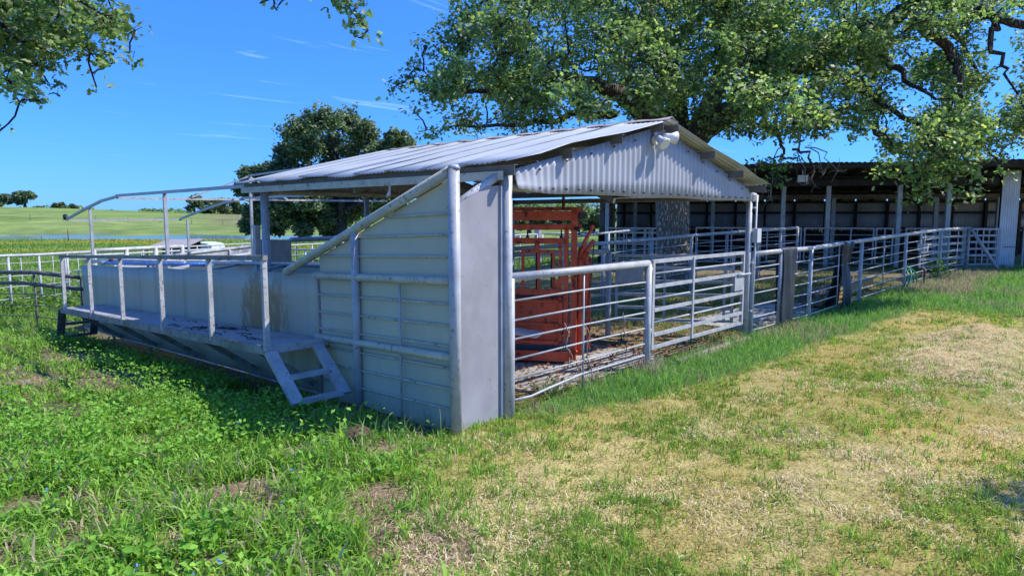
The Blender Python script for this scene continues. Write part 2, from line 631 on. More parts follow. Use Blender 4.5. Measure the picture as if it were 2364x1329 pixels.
def zones(x, y):
    """lush weeds, tall strip along the fence, bare dirt, far meadow: weights 0..1"""
    r = np.hypot(x, y)
    wob = (fnoise(x, y, 1.3, 21) - .5) * 1.5
    lush = sst(-.3, .5, (y - 2.95 - (x - 2.4) * .86) + wob) * sst(5.0, 4.4, x + wob * .1)
    lush = np.maximum(lush, sst(8, 12, y) * sst(7, 5, x))
    front = np.interp(x, [4, 6, 9, 12, 16, 20, 26, 30], [.05, .55, .8, 1.0, 1.15, 1.2, 1.4, 1.8])
    fy = np.interp(x, [4, 11.3, 27.2, 40], [4.72, 4.72, 3.96, 3.3])
    strip = sst(-.35, .1, y - (fy - front) + wob * .35) * sst(.25, .0, y - fy) * sst(4.9, 5.6, x)
    weeds = sst(16, 18.5, x) * sst(0.6, 1.8, y + wob) * sst(.2, 0, y - fy)
    strip = np.maximum(strip, weeds)
    pen = sst(.05, .35, y - fy) * sst(4.9, 5.3, x) * sst(17.5, 15.5, y + (x - 12) * .1 * 0) * sst(30, 27, x)
    far = sst(17, 21, y) * (1 - sst(28, 25, x) * sst(16, 14, y))
    return lush, strip, pen, far


BARE = [(2.17, 4.8, .42), (2.44, 5.7, .16), (2.95, 5.33, .28), (3.25, 10.5, .6), (2.1, 11.3, .4), (2.75, 3.85, .38), (2.2, 6.9, .25), (3.4, 6.3, .35), (1.5, 4.45, .18), (2.6, 3.3, .3), (3.6, 8.2, .5), (3.3, 13.0, .6), (3.5, 4.9, .25)]


def bare_soil(x, y):
    k = np.zeros_like(np.asarray(x, float))
    w_ = 1 + 1.1 * (fnoise(x, y, .35, 131) - .5)
    for bx_, by_, br in BARE:
        k = np.maximum(k, sst(1.25, .75, np.hypot((x - bx_) * 1.0, (y - by_) * .8) / br * w_))
    return k


def ground_colour(x, y):
    lush, strip, pen, far = zones(x, y)
    r = np.hypot(x, y)
    n = fnoise(x, y, 1.1, 31)[:, None]
    n2 = fnoise(x, y, .5, 33)[:, None]
    band = sst(.42, .6, fnoise(x * .22 + y * .05, y, .8, 65))[:, None]
    dry = (1 - n) * np.array([.42, .30, .11]) + n * np.array([.27, .27, .075])
    dry = dry * (1 - .5 * band) + np.array([.46, .37, .17]) * .5 * band
    c = dry
    soil = (1 - n2) * np.array([.19, .135, .09]) + n2 * np.array([.14, .15, .06])
    c = c * (1 - lush[:, None]) + soil * lush[:, None]
    c = c * (1 - strip[:, None]) + np.array([.15, .20, .07]) * strip[:, None]
    n3 = fnoise(x, y, 2.2, 35)[:, None]
    dirt = (1 - n3) * np.array([.27, .20, .14]) + n3 * np.array([.19, .17, .09])
    c = c * (1 - pen[:, None]) + dirt * pen[:, None]
    n5 = fnoise(x, y, 14, 41)[:, None]
    bs = bare_soil(x, y)[:, None]
    sc_ = fnoise(x, y, .22, 133)[:, None]
    c = c * (1 - bs) + ((1 - sc_) * np.array([.20, .13, .085]) + sc_ * np.array([.30, .21, .14])) * bs
    n6 = fnoise(x * .25, y, 5, 43)[:, None]
    mead = (1 - n5) * np.array([.15, .23, .055]) + n5 * np.array([.24, .29, .10])
    n7 = fnoise(x * .2, y, 1.8, 47)[:, None]
    mead = mead * (.55 + .55 * n6 + .40 * n7)
    dep = x * FH[0] + y * FH[1]
    la = x * RT[0] + y * RT[1]
    yel = (sst(62, 66, dep) * sst(88, 82, dep) * sst(.52, .66, fnoise(x, y * 1.0, 9, 45)) * sst(-5, -30, la))[:, None]
    mead = mead * (1 - .75 * yel) + np.array([.30, .25, .03]) * .75 * yel
    brown = (sst(150, 190, r) * sst(-.5, -.42, la / np.maximum(dep, 1)) * sst(-.25, -.33, la / np.maximum(dep, 1)) * .6)[:, None]
    mead = mead * (1 - brown) + np.array([.22, .17, .11]) * brown
    c = c * (1 - far[:, None]) + mead * far[:, None]
    for mx, my, mr, mh in MOUNDS:
        k = np.exp(-((x - mx) ** 2 + (y - my) ** 2) / (mr * mr) * 1.3)[:, None] * .8
        c = c * (1 - k) + (np.array([.66, .57, .36]) if mx > 6 else np.array([.25, .17, .11])) * k
    return np.clip(c, .01, .9)


# ground: one sheet to the horizon
NR, NA = 330, 620
rad = np.concatenate([[0.0], np.geomspace(.5, 1500, NR)])
ang = np.linspace(0, 2 * math.pi, NA, endpoint=False)
ang = ang + .55 * np.sin(ang - AZ) * -1.0  # more columns where the camera looks
RR, AA = np.meshgrid(rad, ang, indexing='ij')
gx, gy = (RR * np.cos(AA)).ravel(), (RR * np.sin(AA)).ravel()
gv = np.stack([gx, gy, height(gx, gy)], 1)
ii, jj = np.meshgrid(np.arange(NR), np.arange(NA), indexing='ij')
a = ii * NA + jj
b_ = ii * NA + (jj + 1) % NA
quads = np.stack([a, a + NA, b_ + NA, b_], -1).reshape(-1, 4)
g_o = link_mesh('ground', gv, quads, M['ground'], smooth=True, cols=ground_colour(gx, gy))
tag(g_o, kind='structure')

# pond surface
pm = MB()
pts = [lat(-150, 84, -1.16), lat(6, 84, -1.16), lat(6, 140, -1.16), lat(-150, 140, -1.16)]
pm.f.append((0, 1, 2, 3)); pm.s.append(False); pm.v += [tuple(p) for p in pts]
tag(pm.build('water', M['water']), kind='structure')

# ------------------------------------------------------------------ the gabled shed over the chute
SX0, SX1, SY0, SY1 = 5.06, 11.24, 4.72, 10.42
RX, RZ = 8.0, 3.40            # ridge
EZ = 2.64                     # eave height at the posts
OV = 4.48                     # front edge of the roof at the ridge; the edge runs a little askew
front_y = lambda x: 4.565 - .028 * (x - 5.0)


def roof_z(x):
    return RZ - abs(x - RX) * .246


shed = thing('gable_shed', 'open sided cattle shed with a corrugated metal gable roof over the red chute', 'shed', (8.2, 7.5, 0))


def corrugated_roof(xa, xb, name):
    """sheets laid side by side along the ridge, each lapping the next"""
    mb = MB()
    ya, yb, ns = OV, 10.52, 9
    wsheet = (yb - ya) / ns
    for k in range(ns):
        y0 = ya + k * wsheet
        y1 = y0 + wsheet + .05
        n = 66
        ys = np.linspace(y0, y1, n)
        us = np.linspace(0, 1, 7)
        G = np.zeros((7, n, 3))
        lift = .022 * ((ys - y0) / (y1 - y0)) ** 3
        for i, u in enumerate(us):
            x = xa + (xb - xa) * u
            G[i, :, 0] = x
            G[i, :, 1] = ys + (front_y(x) - OV) * (1 - (ys - ya) / (yb - ya))
            wavy = .008 * np.sin(ys * 2 * math.pi / .0763)
            bend = .012 * np.sin(ys * 2.3 + u * 3 + k) * u + .02 * u * vnoise(ys, ys * 0 + k, .5, 3)
            z = roof_z(x) + .03 + wavy + lift + bend
            if k == 0:
                z = z + .05 * math.exp(-((u - .62) / .16) ** 2) * np.exp(-((ys - y0) / .16) ** 2) + .03 * math.exp(-((u - .96) / .1) ** 2) * np.exp(-((ys - y0) / .2) ** 2)
            G[i, :, 2] = z
        mb.grid(G, .0025)
    sheet = mb.build(name, M['roof'], shed)
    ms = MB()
    for k in range(1, ns):      # thin dark strips along the lap joints and the screw lines beside them
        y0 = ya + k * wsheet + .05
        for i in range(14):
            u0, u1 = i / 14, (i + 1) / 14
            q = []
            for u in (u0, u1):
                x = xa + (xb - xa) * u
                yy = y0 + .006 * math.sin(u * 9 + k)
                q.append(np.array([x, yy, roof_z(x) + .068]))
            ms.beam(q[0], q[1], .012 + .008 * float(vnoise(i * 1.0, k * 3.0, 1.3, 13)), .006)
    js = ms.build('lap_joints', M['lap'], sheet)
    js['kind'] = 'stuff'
    return sheet


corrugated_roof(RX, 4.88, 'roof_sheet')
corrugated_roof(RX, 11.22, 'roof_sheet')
# ridge cap
mb = MB()
for s in (-1, 1):
    n = 60
    ys = np.linspace(OV - .01, 10.53, n)
    G = np.zeros((3, n, 3))
    for i, w in enumerate((0, .08, .17)):
        G[i, :, 0] = RX + s * w
        G[i, :, 1] = ys
        G[i, :, 2] = roof_z(RX + s * w) + .05 + .008 * np.sin(ys * 9 + i) + (.012 if i == 0 else 0)
    mb.grid(G, .003)
mb.build('ridge_cap', M['ridge'], shed)
# gable sheets, real corrugations


def gable_sheet(y, front):
    mb = MB()
    n = 420
    xs = np.linspace(SX0 + .06, SX1 + .16, n)
    pitch = .118
    wv = .0125 * np.sin(xs * 2 * math.pi / pitch)
    m = 5
    G = np.zeros((m, n, 3))
    zb = (2.405 if front else 2.535) + .010 * (np.sin(xs * 3.1)) + .03 * np.exp(-((xs - 5.12) / .35) ** 2)
    zt = np.array([roof_z(x) - .05 for x in xs])
    zt = np.maximum(zt, zb + .05)
    for i in range(m):
        t = i / (m - 1)
        G[i, :, 0] = xs
        flat = 1 - .75 * np.exp(-((xs - 5.2) / .45) ** 2) * (1 - t)
        G[i, :, 1] = y + wv * flat + (-.05 * np.exp(-((xs - 5.1) / .5) ** 2) * (1 - t) ** 2 if front else 0)
        G[i, :, 2] = zb * (1 - t) + zt * t
    mb.grid(G, .002)
    return mb.build('gable_sheet', M['gable'], shed)


gf = gable_sheet(4.665, True)
gable_sheet(SY1 + .05, False)
mb = MB()
for k in range(26):     # roofing screws along the lower edge and up the middle
    x = SX0 + .2 + k * .236
    mb.tube([(x, 4.654, 2.455), (x, 4.636, 2.455)], .011, 6)
    if k % 2:
        mb.tube([(x, 4.654, roof_z(x) - .13), (x, 4.636, roof_z(x) - .13)], .011, 6)
sc = mb.build('screws', M['black_metal'], gf)
sc['kind'] = 'stuff'
# purlins (channel iron) running under the sheets, stub ends showing at the gable
for x in (5.02, 5.95, 6.9, 7.82, 8.2, 9.25, 10.2, 11.05):
    mb = MB()
    z = roof_z(x) - .045
    y0, y1 = front_y(x) - .005, 10.5
    mb.beam((x, y0, z + .05), (x, y1, z + .05), .05, .006).beam((x, y0, z - .05), (x, y1, z - .05), .05, .006)
    mb.beam((x - .022, y0, z), (x - .022, y1, z), .005, .095)
    mb.build('purlin', M['under'], shed)
# rafters
for y in (4.80, 7.5, 10.32):
    for s in (-1, 1):
        xe = SX0 if s < 0 else SX1
        mb = MB()
        mb.beam((RX, y, RZ - .17), (xe, y, roof_z(xe) - .17), .06, .10, (0, 0, 1))
        mb.build('rafter', M['under'], shed)
# eave and tie beams
for x in (SX1,):
    MB().tube([(x, 4.75, 2.47), (x, 10.35, 2.47)], .05, 10).build('eave_beam', M['under'], shed)
for y, z in ((4.77, 2.455), (10.36, 2.545)):
    MB().tube([(SX0, y, z), (SX1, y, z)], .045, 10).build('tie_beam', M['teal_pipe'], shed)
# eave fascia strip seen under the corrugations
MB().beam((4.93, 4.66, 2.565), (4.93, 10.45, 2.565), .012, .09).build('eave_trim', M['teal_pipe'], shed)
# king studs between tie beam and rafter at the far gable
for x in (6.2, 7.3, 9.3):
    MB().beam((x, 10.36, 2.58), (x, 10.36, roof_z(x) - .2), .06, .06, (1, 0, 0)).build('gable_stud', M['under'], shed)
# posts: round steel pipe
for x, y, top, r in ((5.06, 4.72, 2.64, .055), (11.22, 4.74, 2.56, .05), (5.06, 9.95, 2.55, .062), (7.31, 10.42, 2.52, .05), (11.22, 10.3, 2.5, .05)):
    MB().tube([(x, y, gz(x, y) - .2), (x, y, top)], r, 12).build('post', M['white'], shed)
# loose flap of plastic hanging from the eave
mb = MB()
G = np.zeros((6, 4, 3))
for i in range(6):
    for j in range(4):
        t = i / 5
        G[i, j] = (4.99 - .02 * math.sin(t * 5 + j), 6.55 + .12 * (j / 3) * (1 - t * .8) + .10 * t, 2.56 - .17 * t + .015 * math.sin(j * 2))
mb.grid(G, .002)
mb.build('torn_flap', M['lamp_white'], shed)

# twin floodlight on the gable peak
fl = thing('floodlight', 'white twin floodlight mounted at the peak of the corrugated gable', 'floodlight', (7.83, 4.60, 3.16))


def cone_lamp(c, d, r0, r1, ln, parent):
    c, d = np.array(c, float), np.array(d, float)
    d = d / np.linalg.norm(d)
    MB().tube([c, c + d * ln * .25, c + d * ln * .55, c + d * ln], [r0 * .8, r0, r0 * 1.15, r1], 14).build('lamp_head', M['lamp_white'], parent)
    MB().tube([c + d * (ln + .001), c + d * (ln + .018)], [r1 * .95, r1 * .8], 14).build('lens', M['lens'], parent)


MB().tube([(7.83, 4.645, 3.155), (7.83, 4.585, 3.155)], .065, 14).tube([(7.83, 4.62, 3.155), (7.83, 4.62, 3.30)], .022, 8).build('wall_plate', M['lamp_white'], fl)
MB().tube([(7.83, 4.60, 3.155), (7.75, 4.56, 3.19)], .02, 8).tube([(7.83, 4.60, 3.155), (7.93, 4.54, 3.19)], .02, 8).build('swivel_arm', M['lamp_white'], fl)
cone_lamp((7.78, 4.57, 3.19), (-.15, -.80, -.62), .045, .092, .17, fl)
cone_lamp((7.92, 4.55, 3.21), (.70, -.62, -.15), .045, .092, .17, fl)

# conduit and junction box on the right-hand post
cd = thing('electric_conduit', 'grey electric conduit with a junction box clipped to the right shed post', 'conduit', (11.31, 4.69, 0))
MB().tube([(11.33, 4.66, gz(11.33, 4.66) - .1), (11.33, 4.66, 2.52)], .018, 8).build('pipe', M['box_grey'], cd)
MB().box((11.34, 4.64, 1.82), (.17, .09, .24)).build('junction_box', M['box_grey'], cd)
for z in (.5, 1.35, 2.3):
    MB().box((11.30, 4.68, z), (.10, .05, .03)).build('clip', M['grey_pipe'], cd)

# ------------------------------------------------------------------ wing: sheet and pipe panel at the shed's near corner
S = -.0392     # everything on this side falls gently along +y
WX = 4.33
wing = thing('wing_panel', 'tall grey green sheet metal wing with pipe ribs and a sloping top pipe', 'panel', (WX, 4.75, 0))
mb = MB()
dg = lambda y: 2.60 - (y - 4.75) * (2.60 - 1.43) / (8.0 - 4.75)
poly = [(WX + .035, 4.76, -.12), (WX + .035, 4.76, dg(4.76) - .06), (WX + .035, 7.24, dg(7.24) - .05), (WX + .035, 7.24, -.25)]
mb.prism(poly, (.006, 0, 0))
mb.build('sheet', M['teal'], wing)
MB().tube([(WX - .015, 4.725, gz(WX, 4.7) - .2), (WX - .015, 4.725, 2.62)], .058, 14).tube([(WX - .015, 4.725, 2.60), (WX - .015, 4.725, 2.64)], [.07, .045], 12).build('corner_post', M['white'], wing)
MB().tube([(WX - .01, 4.78, 2.585), (WX, 8.0, 1.43)], .052, 12).build('sloping_pipe', M['teal_pipe'], wing)
MB().tube([(WX - .01, 6.41, gz(WX, 6.4) - .15), (WX - .01, 6.41, dg(6.41) - .03)], .047, 12).build('middle_post', M['white'], wing)
for z in (1.522, .762):
    MB().tube([(WX - .015, 4.75, z), (WX - .015, 7.26, z + S * 2.5)], .044, 10).build('cross_pipe', M['teal_pipe'], wing)
for z in (2.181, 1.976, 1.76, 1.29, 1.073, .863, .643, .431, .221):
    y1 = 7.24
    while dg(y1) - .06 < z + S * (y1 - 4.8):
        y1 -= .02
    MB().tube([(WX + .012, 4.76, z), (WX + .012, y1, z + S * (y1 - 4.8))], .0125, 7).build('rod', M['teal_pipe'], wing)
MB().tube([(WX - .012, 5.595, 1.47), (WX - .012, 5.60, -.16)], .012, 7).build('upright_rod', M['white'], wing)
# plain grey sheet closing the gap between wing post and shed post
gp = thing('sheet_panel', 'plain smeared grey metal sheet between the wing post and the shed post', 'panel', (4.7, 4.74, 0))
MB().prism([(WX + .05, 4.745, -.08), (4.99, 4.745, -.08), (4.99, 4.745, 2.47), (4.80, 4.745, 2.45), (WX + .05, 4.745, 2.27)], (0, .005, 0)).build('sheet', M['panel'], gp)
MB().beam((4.985, 4.735, 0), (4.985, 4.735, 2.46), .03, .03, (1, 0, 0)).build('edge_angle', M['grey_pipe'], gp)
MB().tube([(5.03, 4.77, 2.60), (4.36, 4.83, 2.22)], .045, 10).build('brace_pipe', M['old_white'], gp)

# ------------------------------------------------------------------ long sheet wall of the working alley
yw0, yw1 = 7.27, 17.25
wallz = lambda y: 1.444 + S * (y - 7.29)
aw = thing('alley_wall', 'long grey sheet metal alley wall with a brown stain behind the catwalk', 'wall', (WX, 12, 0))
n = 90
ys = np.linspace(yw0, yw1, n)
G = np.zeros((6, n, 3))
for i in range(6):
    t = i / 5
    zb = -.055 + (-.36 + .055) * (ys - yw0) / (yw1 - yw0)
    zt = wallz(ys) + .008 * np.sin(ys * 2.1) + .01 * vnoise(ys, ys * 0, .6, 3)
    G[i, :, 0] = WX + .02 + .006 * np.sin(ys * 1.9 + t * 2) * t
    G[i, :, 1] = ys
    G[i, :, 2] = zb * (1 - t) + zt * t
MB().grid(G, .006).build('sheet', M['wall'], aw)
MB().beam((WX + .06, yw0, wallz(yw0) - .02), (WX + .06, yw1, wallz(yw1) - .02), .06, .03).build('top_rail', M['grey_pipe'], aw)
MB().tube([(WX - .005, yw0 - .3, -.055), (WX - .005, yw1, -.365)], .018, 8).build('bottom_rail', M['white'], aw)
for y in (7.33, 8.05, 9.5, 11.2, 13.3, 15.4, 17.2):
    MB().tube([(WX + .06, y, gz(WX, y) - .2), (WX + .06, y, wallz(y) - .03)], .03, 8).build('post', M['white'], aw)

# catwalk: deck, rail and steps hung on the wall
cw = thing('catwalk', 'narrow steel catwalk with a handrail and steps hung along the alley wall', 'catwalk', (3.95, 11, 0))
cz = lambda y: .665 - .0425 * (y - 7.1)
CX0, CX1, CY0, CY1 = 3.57, 4.33, 7.08, 15.75
MB().prism([(CX0 + .03, CY0, cz(CY0) - .03), (CX1 - .01, CY0, cz(CY0) - .03), (CX1 - .01, CY1, cz(CY1) - .03), (CX0 + .03, CY1, cz(CY1) - .03)], (0, 0, .02)).build('deck', M['deck'], cw)
MB().beam((CX0, CY0, cz(CY0) - .045), (CX0, CY1, cz(CY1) - .045), .045, .105).build('edge_channel', M['mildew_rail'], cw)
for y in (CY0, CY1):
    MB().beam((CX0 - .02, y, cz(y) - .04), (CX1, y, cz(y) - .04), .05, .085).build('end_channel', M['white'], cw)
hz = lambda y: 1.685 + (1.359 - 1.685) * (y - 7.1) / (15.45 - 7.1)
for y in (7.1, 8.57, 10.25, 12.0, 13.69, 15.46):
    MB().beam((CX0, y, cz(y) - .05), (CX0, y, hz(y) - .02), .055, .055, (1, 0, 0)).build('rail_post', M['old_white'], cw)
MB().beam((CX0, 7.06, hz(7.06)), (CX0, 15.55, hz(15.55)), .06, .055).build('handrail', M['mildew_rail'], cw)
for y in (7.35, 8.9, 10.9, 12.7, 14.6):
    MB().beam((CX0 + .03, y, cz(y) - .08), (CX1 - .03, y, cz(y) - .60), .075, .05, (0, 1, 0)).build('brace', M['mildew_rail'], cw)


def ladder(y0, dirn, z0, z1, ln, mat):
    """two raked stringers and two treads"""
    for x in (CX0 + .02, CX1 - .14):
        MB().beam((x, y0, z0), (x, y0 + dirn * ln, z1), .14, .045, (0, 1 if dirn < 0 else -1, .5)).build('step_stringer', mat, cw)
    for t in (.52, .97):
        z = z0 + (z1 - z0) * t
        y = y0 + dirn * ln * t
        MB().beam((CX0 + .06, y, z), (CX1 - .18, y, z), .10, .045, (0, 0, 1)).build('tread', mat, cw)


ladder(7.06, -1, .60, .11, .58, M['white'])
ladder(15.78, 1, .26, -.36, .30, M['dark_rail'])

fb = thing('fallen_branch', 'broken dead branch and twigs lying on the catwalk deck', 'branch', (3.95, 9.3, .58))
mb = MB()
for k in range(26):
    y = RNG.normal(9.4, .8)
    x = RNG.uniform(3.68, 4.2)
    a_ = RNG.normal(1.5, .5)
    ln = RNG.uniform(.08, .4) if k else .95
    z = cz(y) + .012
    d_ = np.array([math.cos(a_) * .5, math.sin(a_)]) * ln / 2
    mb.tube([(x - d_[0], y - d_[1], cz(y - d_[1]) + .004), (x + RNG.normal(0, .02), y, z + RNG.uniform(0, .02)), (x + d_[0], y + d_[1], cz(y + d_[1]) + .006)], [.014 if k == 0 else .007, .010 if k == 0 else .006, .004], 5)
mb.build('twigs', M['dark_bark'], fb)['kind'] = 'stuff'

# ------------------------------------------------------------------ inner panels, pipes and the open canopy frame behind the wall
ia = thing('inner_alley_panel', 'blue grey inner sheet panel of the cattle alley behind the catwalk wall', 'panel', (5.2, 10, 0))
MB().prism([(5.22, 5.6, -.2), (5.22, 15.4, -.5), (5.22, 15.4, 1.17), (5.22, 5.6, 1.55)], (.006, 0, 0)).build('sheet', M['teal'], ia)
MB().tube([(5.2, 5.6, 1.56), (5.2, 15.4, 1.18)], .035, 8).build('top_pipe', M['white'], ia)
for y in (7.6, 9.2, 10.8, 12.4, 14.0):
    MB().beam((WX + .1, y, 1.42 + S * (y - 7)), (5.2, y + .5, 1.46 + S * (y - 7)), .05, .04).build('cross_tie', M['grey_pipe'], ia)
cp = thing('crowding_panel', 'white topped solid crowding panel slanting away beyond the inner alley', 'panel', (7.5, 18.5, -.4))
A_, B_ = np.array([5.0, 17.05, 0]), np.array([10.3, 20.2, 0])
dz_ = lambda t: 1.08 + .14 * t
MB().prism([(*A_[:2], -.5), (*B_[:2], -.5), (*B_[:2], dz_(1)), (*A_[:2], dz_(0))], (.004, -.006, 0)).build('sheet', M['white'], cp)
MB().tube([(A_[0], A_[1], dz_(0) + .03), (B_[0], B_[1], dz_(1) + .03)], .045, 8).build('top_pipe', M['white'], cp)
MB().tube([(A_[0] + 1.2, A_[1] - .3, .95), (B_[0] - .3, B_[1] - .9, 1.12)], .05, 8).build('rub_pipe', M['old_white'], cp)
for t in (.02, .35, .68, 1.0):
    p = A_ + (B_ - A_) * t
    MB().tube([(p[0], p[1] - .06, gz(p[0], p[1]) - .2), (p[0], p[1] - .06, dz_(t))], .04, 8).build('post', M['grey_pipe'], cp)
bp_ = thing('blue_pipe', 'weathered blue pipe lying across the alley beside the white pipes', 'pipe', (4.9, 14.6, 1.2))
MB().tube([(4.45, 15.9, 1.16), (4.9, 13.2, 1.24), (5.1, 12.1, 1.28)], .035, 8).build('pipe', M['blue'], bp_)
MB().tube([(4.42, 16.1, 1.155), (4.45, 15.9, 1.16)], .045, 8).build('coupling', M['old_white'], bp_)
wp_ = thing('white_pipe', 'rusty white pipe lying along the far top of the alley wall', 'pipe', (4.6, 15.5, 1.2))
MB().tube([(4.42, 17.15, 1.14), (4.8, 15.2, 1.22), (5.15, 13.4, 1.26)], .042, 8).build('pipe', M['old_white'], wp_)
MB().tube([(4.62, 16.12, 1.19), (4.66, 15.95, 1.195)], .055, 8).build('coupling', M['rust'], wp_)

cf = thing('canopy_frame', 'bare steel canopy frame with bent side rails standing beyond the shed end', 'frame', (6.6, 16, 0))
FX0, FX1, FZ = 5.05, 8.0, 2.60
for x in (FX0, FX1):
    MB().beam((x, 10.55 if x < 6 else 10.7, 2.64), (x, 16.87, FZ + .02), .06, .055).build('side_rail', M['grey_pipe'], cf)
    mb = MB()
    P = [(x, 16.85, FZ + .0), (x, 18.0, FZ - .08), (x, 19.4, FZ - .27), (x, 21.04, FZ - .52)]
    for q0, q1 in zip(P, P[1:]):
        mb.beam(q0, q1, .055, .055)
    mb.build('bent_rail', M['grey_pipe'], cf)
MB().beam((FX0, 16.88, FZ - .04), (12.6, 16.88, FZ + .02), .05, .05).build('cross_bar', M['old_white'], cf)
MB().beam((FX0, 21.02, FZ - .55), (FX1, 21.02, FZ - .55), .05, .05).build('end_bar', M['white'], cf)
for x, y, zt in ((FX0, 14.03, FZ + .0), (FX0, 18.95, FZ - .22), (FX1 + .1, 20.8, FZ - .53), (8.12, 16.7, 3.22)):
    MB().beam((x, y, gz(x, y) - .2), (x, y, zt), .06, .06, (1, 0, 0)).build('post', M['white'], cf)
MB().beam((8.12, 16.7, 3.20), (8.2, 10.7, 3.36), .04, .04).build('ridge_bar', M['white'], cf)
MB().beam((8.12, 16.7, 3.19), (6.7, 16.85, FZ + .02), .035, .035).build('gable_brace', M['grey_pipe'], cf)
MB().beam((8.12, 16.7, 3.17), (9.2, 16.85, FZ + .02), .035, .035).build('gable_brace', M['grey_pipe'], cf)
MB().tube([(FX0 - .02, 21.05, FZ - .52), (FX0 - .02, 21.12, FZ - .42)], .06, 8).build('end_cap', M['black_metal'], cf)

sg = thing('sliding_gate', 'small blue grey ribbed sheet gate beside the far shed post', 'gate', (6.0, 11.0, .2))
a0, a1 = np.array([5.32, 10.75, 0]), np.array([6.2, 11.25, 0])
MB().prism([(*a0[:2], .1), (*a1[:2], .1), (*a1[:2], 1.72), (*a0[:2], 1.76)], (.003, -.005, 0)).build('sheet', M['white'], sg)
for z in (.5, .9, 1.3):
    MB().tube([(a0[0], a0[1] - .02, z), (a1[0], a1[1] - .02, z)], .018, 6).build('rib', M['white'], sg)
MB().beam((5.24, 10.62, -.2), (5.24, 10.62, 2.0), .09, .09, (1, 0, 0)).build('guide_post', M['white'], sg)
MB().tube([(a1[0], a1[1], 1.72), (11.0, 12.4, 1.70)], .045, 8).build('track_pipe', M['grey_pipe'], sg)

# ------------------------------------------------------------------ pipe fences and gates


def fence(name, label, cat, pts, rails, top=1.52, rt=.046, rr=.0118, rp=.037, mat='white', stays=(), top_mat=None, sink=.3, group=None, square=False, post_over=.0, seg=8, rail_range=None):
    """pts: post positions (x, y); rails: rod heights; stays: fractions along the run for thin uprights"""
    P = [np.array([x, y, gz(x, y)]) for x, y in pts]
    t = thing(name, label, cat, tuple(P[len(P) // 2]), group)
    m = M[mat]
    MB().tube([p + np.array([0, 0, top]) for p in P], rt, seg).build('top_rail', M[top_mat] if top_mat else m, t)
    for p in P:
        if square:
            MB().beam(p - np.array([0, 0, sink]), p + np.array([0, 0, top + post_over]), rp * 1.8, rp * 1.8, (1, 0, 0)).build('post', m, t)
        else:
            MB().tube([p - np.array([0, 0, sink]), p + np.array([0, 0, top - .01 + post_over])], rp, seg).build('post', m, t)
    for z in rails:
        q = []
        for i, p in enumerate(P):
            q.append(p + np.array([0, 0, z]))
            if i < len(P) - 1:
                c = (P[i] + P[i + 1]) / 2
                q.append(c + np.array([0, 0, z + RNG.normal(0, .006)]))
        MB().tube(q, rr, 6).build('rail', m, t)
    for s in stays:
        k = s * (len(P) - 1)
        i = min(int(k), len(P) - 2)
        p = P[i] + (P[i + 1] - P[i]) * (k - i)
        MB().tube([p + np.array([0, 0, -.1]), p + np.array([0, 0, top - .02])], rr * 1.15, 6).build('stay', m, t)
    return t


def gate(name, label, p0, p1, z0, z1, zs, mids=(.5,), w=.05, mat='white', rail=.035, group=None, square_every=1, cat='gate'):
    p0, p1 = np.array([*p0, 0.0]), np.array([*p1, 0.0])
    t = thing(name, label, cat, (p0[0], p0[1], z0), group)
    up = lambda z: np.array([0, 0, z])
    m = M[mat]
    dv = (p1 - p0) / np.linalg.norm(p1 - p0)
    mb = MB()
    for p in (p0 + dv * w / 2, p1 - dv * w / 2):
        mb.beam(p + up(z0), p + up(z1), w, w, dv)
    mb.beam(p0 + dv * w + up(z1 - w / 2), p1 - dv * w + up(z1 - w / 2), w, w)
    mb.beam(p0 + dv * w + up(z0 + w / 2), p1 - dv * w + up(z0 + w / 2), w * .9, w * .9)
    mb.build('frame', m, t)
    for k, z in enumerate(zs):
        if square_every and k % square_every == 0:
            MB().beam(p0 + dv * w + up(z), p1 - dv * w + up(z), rail * .8, rail * 1.3).build('rail', m, t)
        else:
            MB().tube([p0 + dv * w + up(z), p1 - dv * w + up(z)], .015, 7).build('rail', m, t)
    nrm = np.array([dv[1], -dv[0], 0])
    for f_ in mids:
        p = p0 + (p1 - p0) * f_ + nrm * (w * .5 + .004)
        MB().beam(p + up(z0 + .01), p + up(z1 - .01), .045, .022, nrm).build('upright', m, t)
    return t


# front fence, left bay
t = fence('pipe_fence', 'white pipe fence bay in front of the red chute with a bent bottom rod', 'fence', [(5.10, 4.72), (7.90, 4.72)], (.41, .622, .845, 1.05, 1.263), stays=(.47,), rp=.052)
MB().tube([(5.1, 4.72, .165), (5.45, 4.72, .15), (5.75, 4.71, .185), (6.4, 4.72, .235), (7.88, 4.72, .24)], .0145, 7).build('bent_rail', M['white'], t)
mb = MB()
for x0, ln in ((6.02, .45), (6.44, .85), (7.25, .5)):
    q = [(x0, 4.70, 1.0 - ln * .2)]
    for k in range(1, 7):
        q.append((x0 + .05 * math.sin(k * 1.7 + x0) + .02 * k, 4.69, .86 - ln * k / 6))
    mb.tube(q, .007, 5)
mb.build('dry_vine', M['plank'], t)

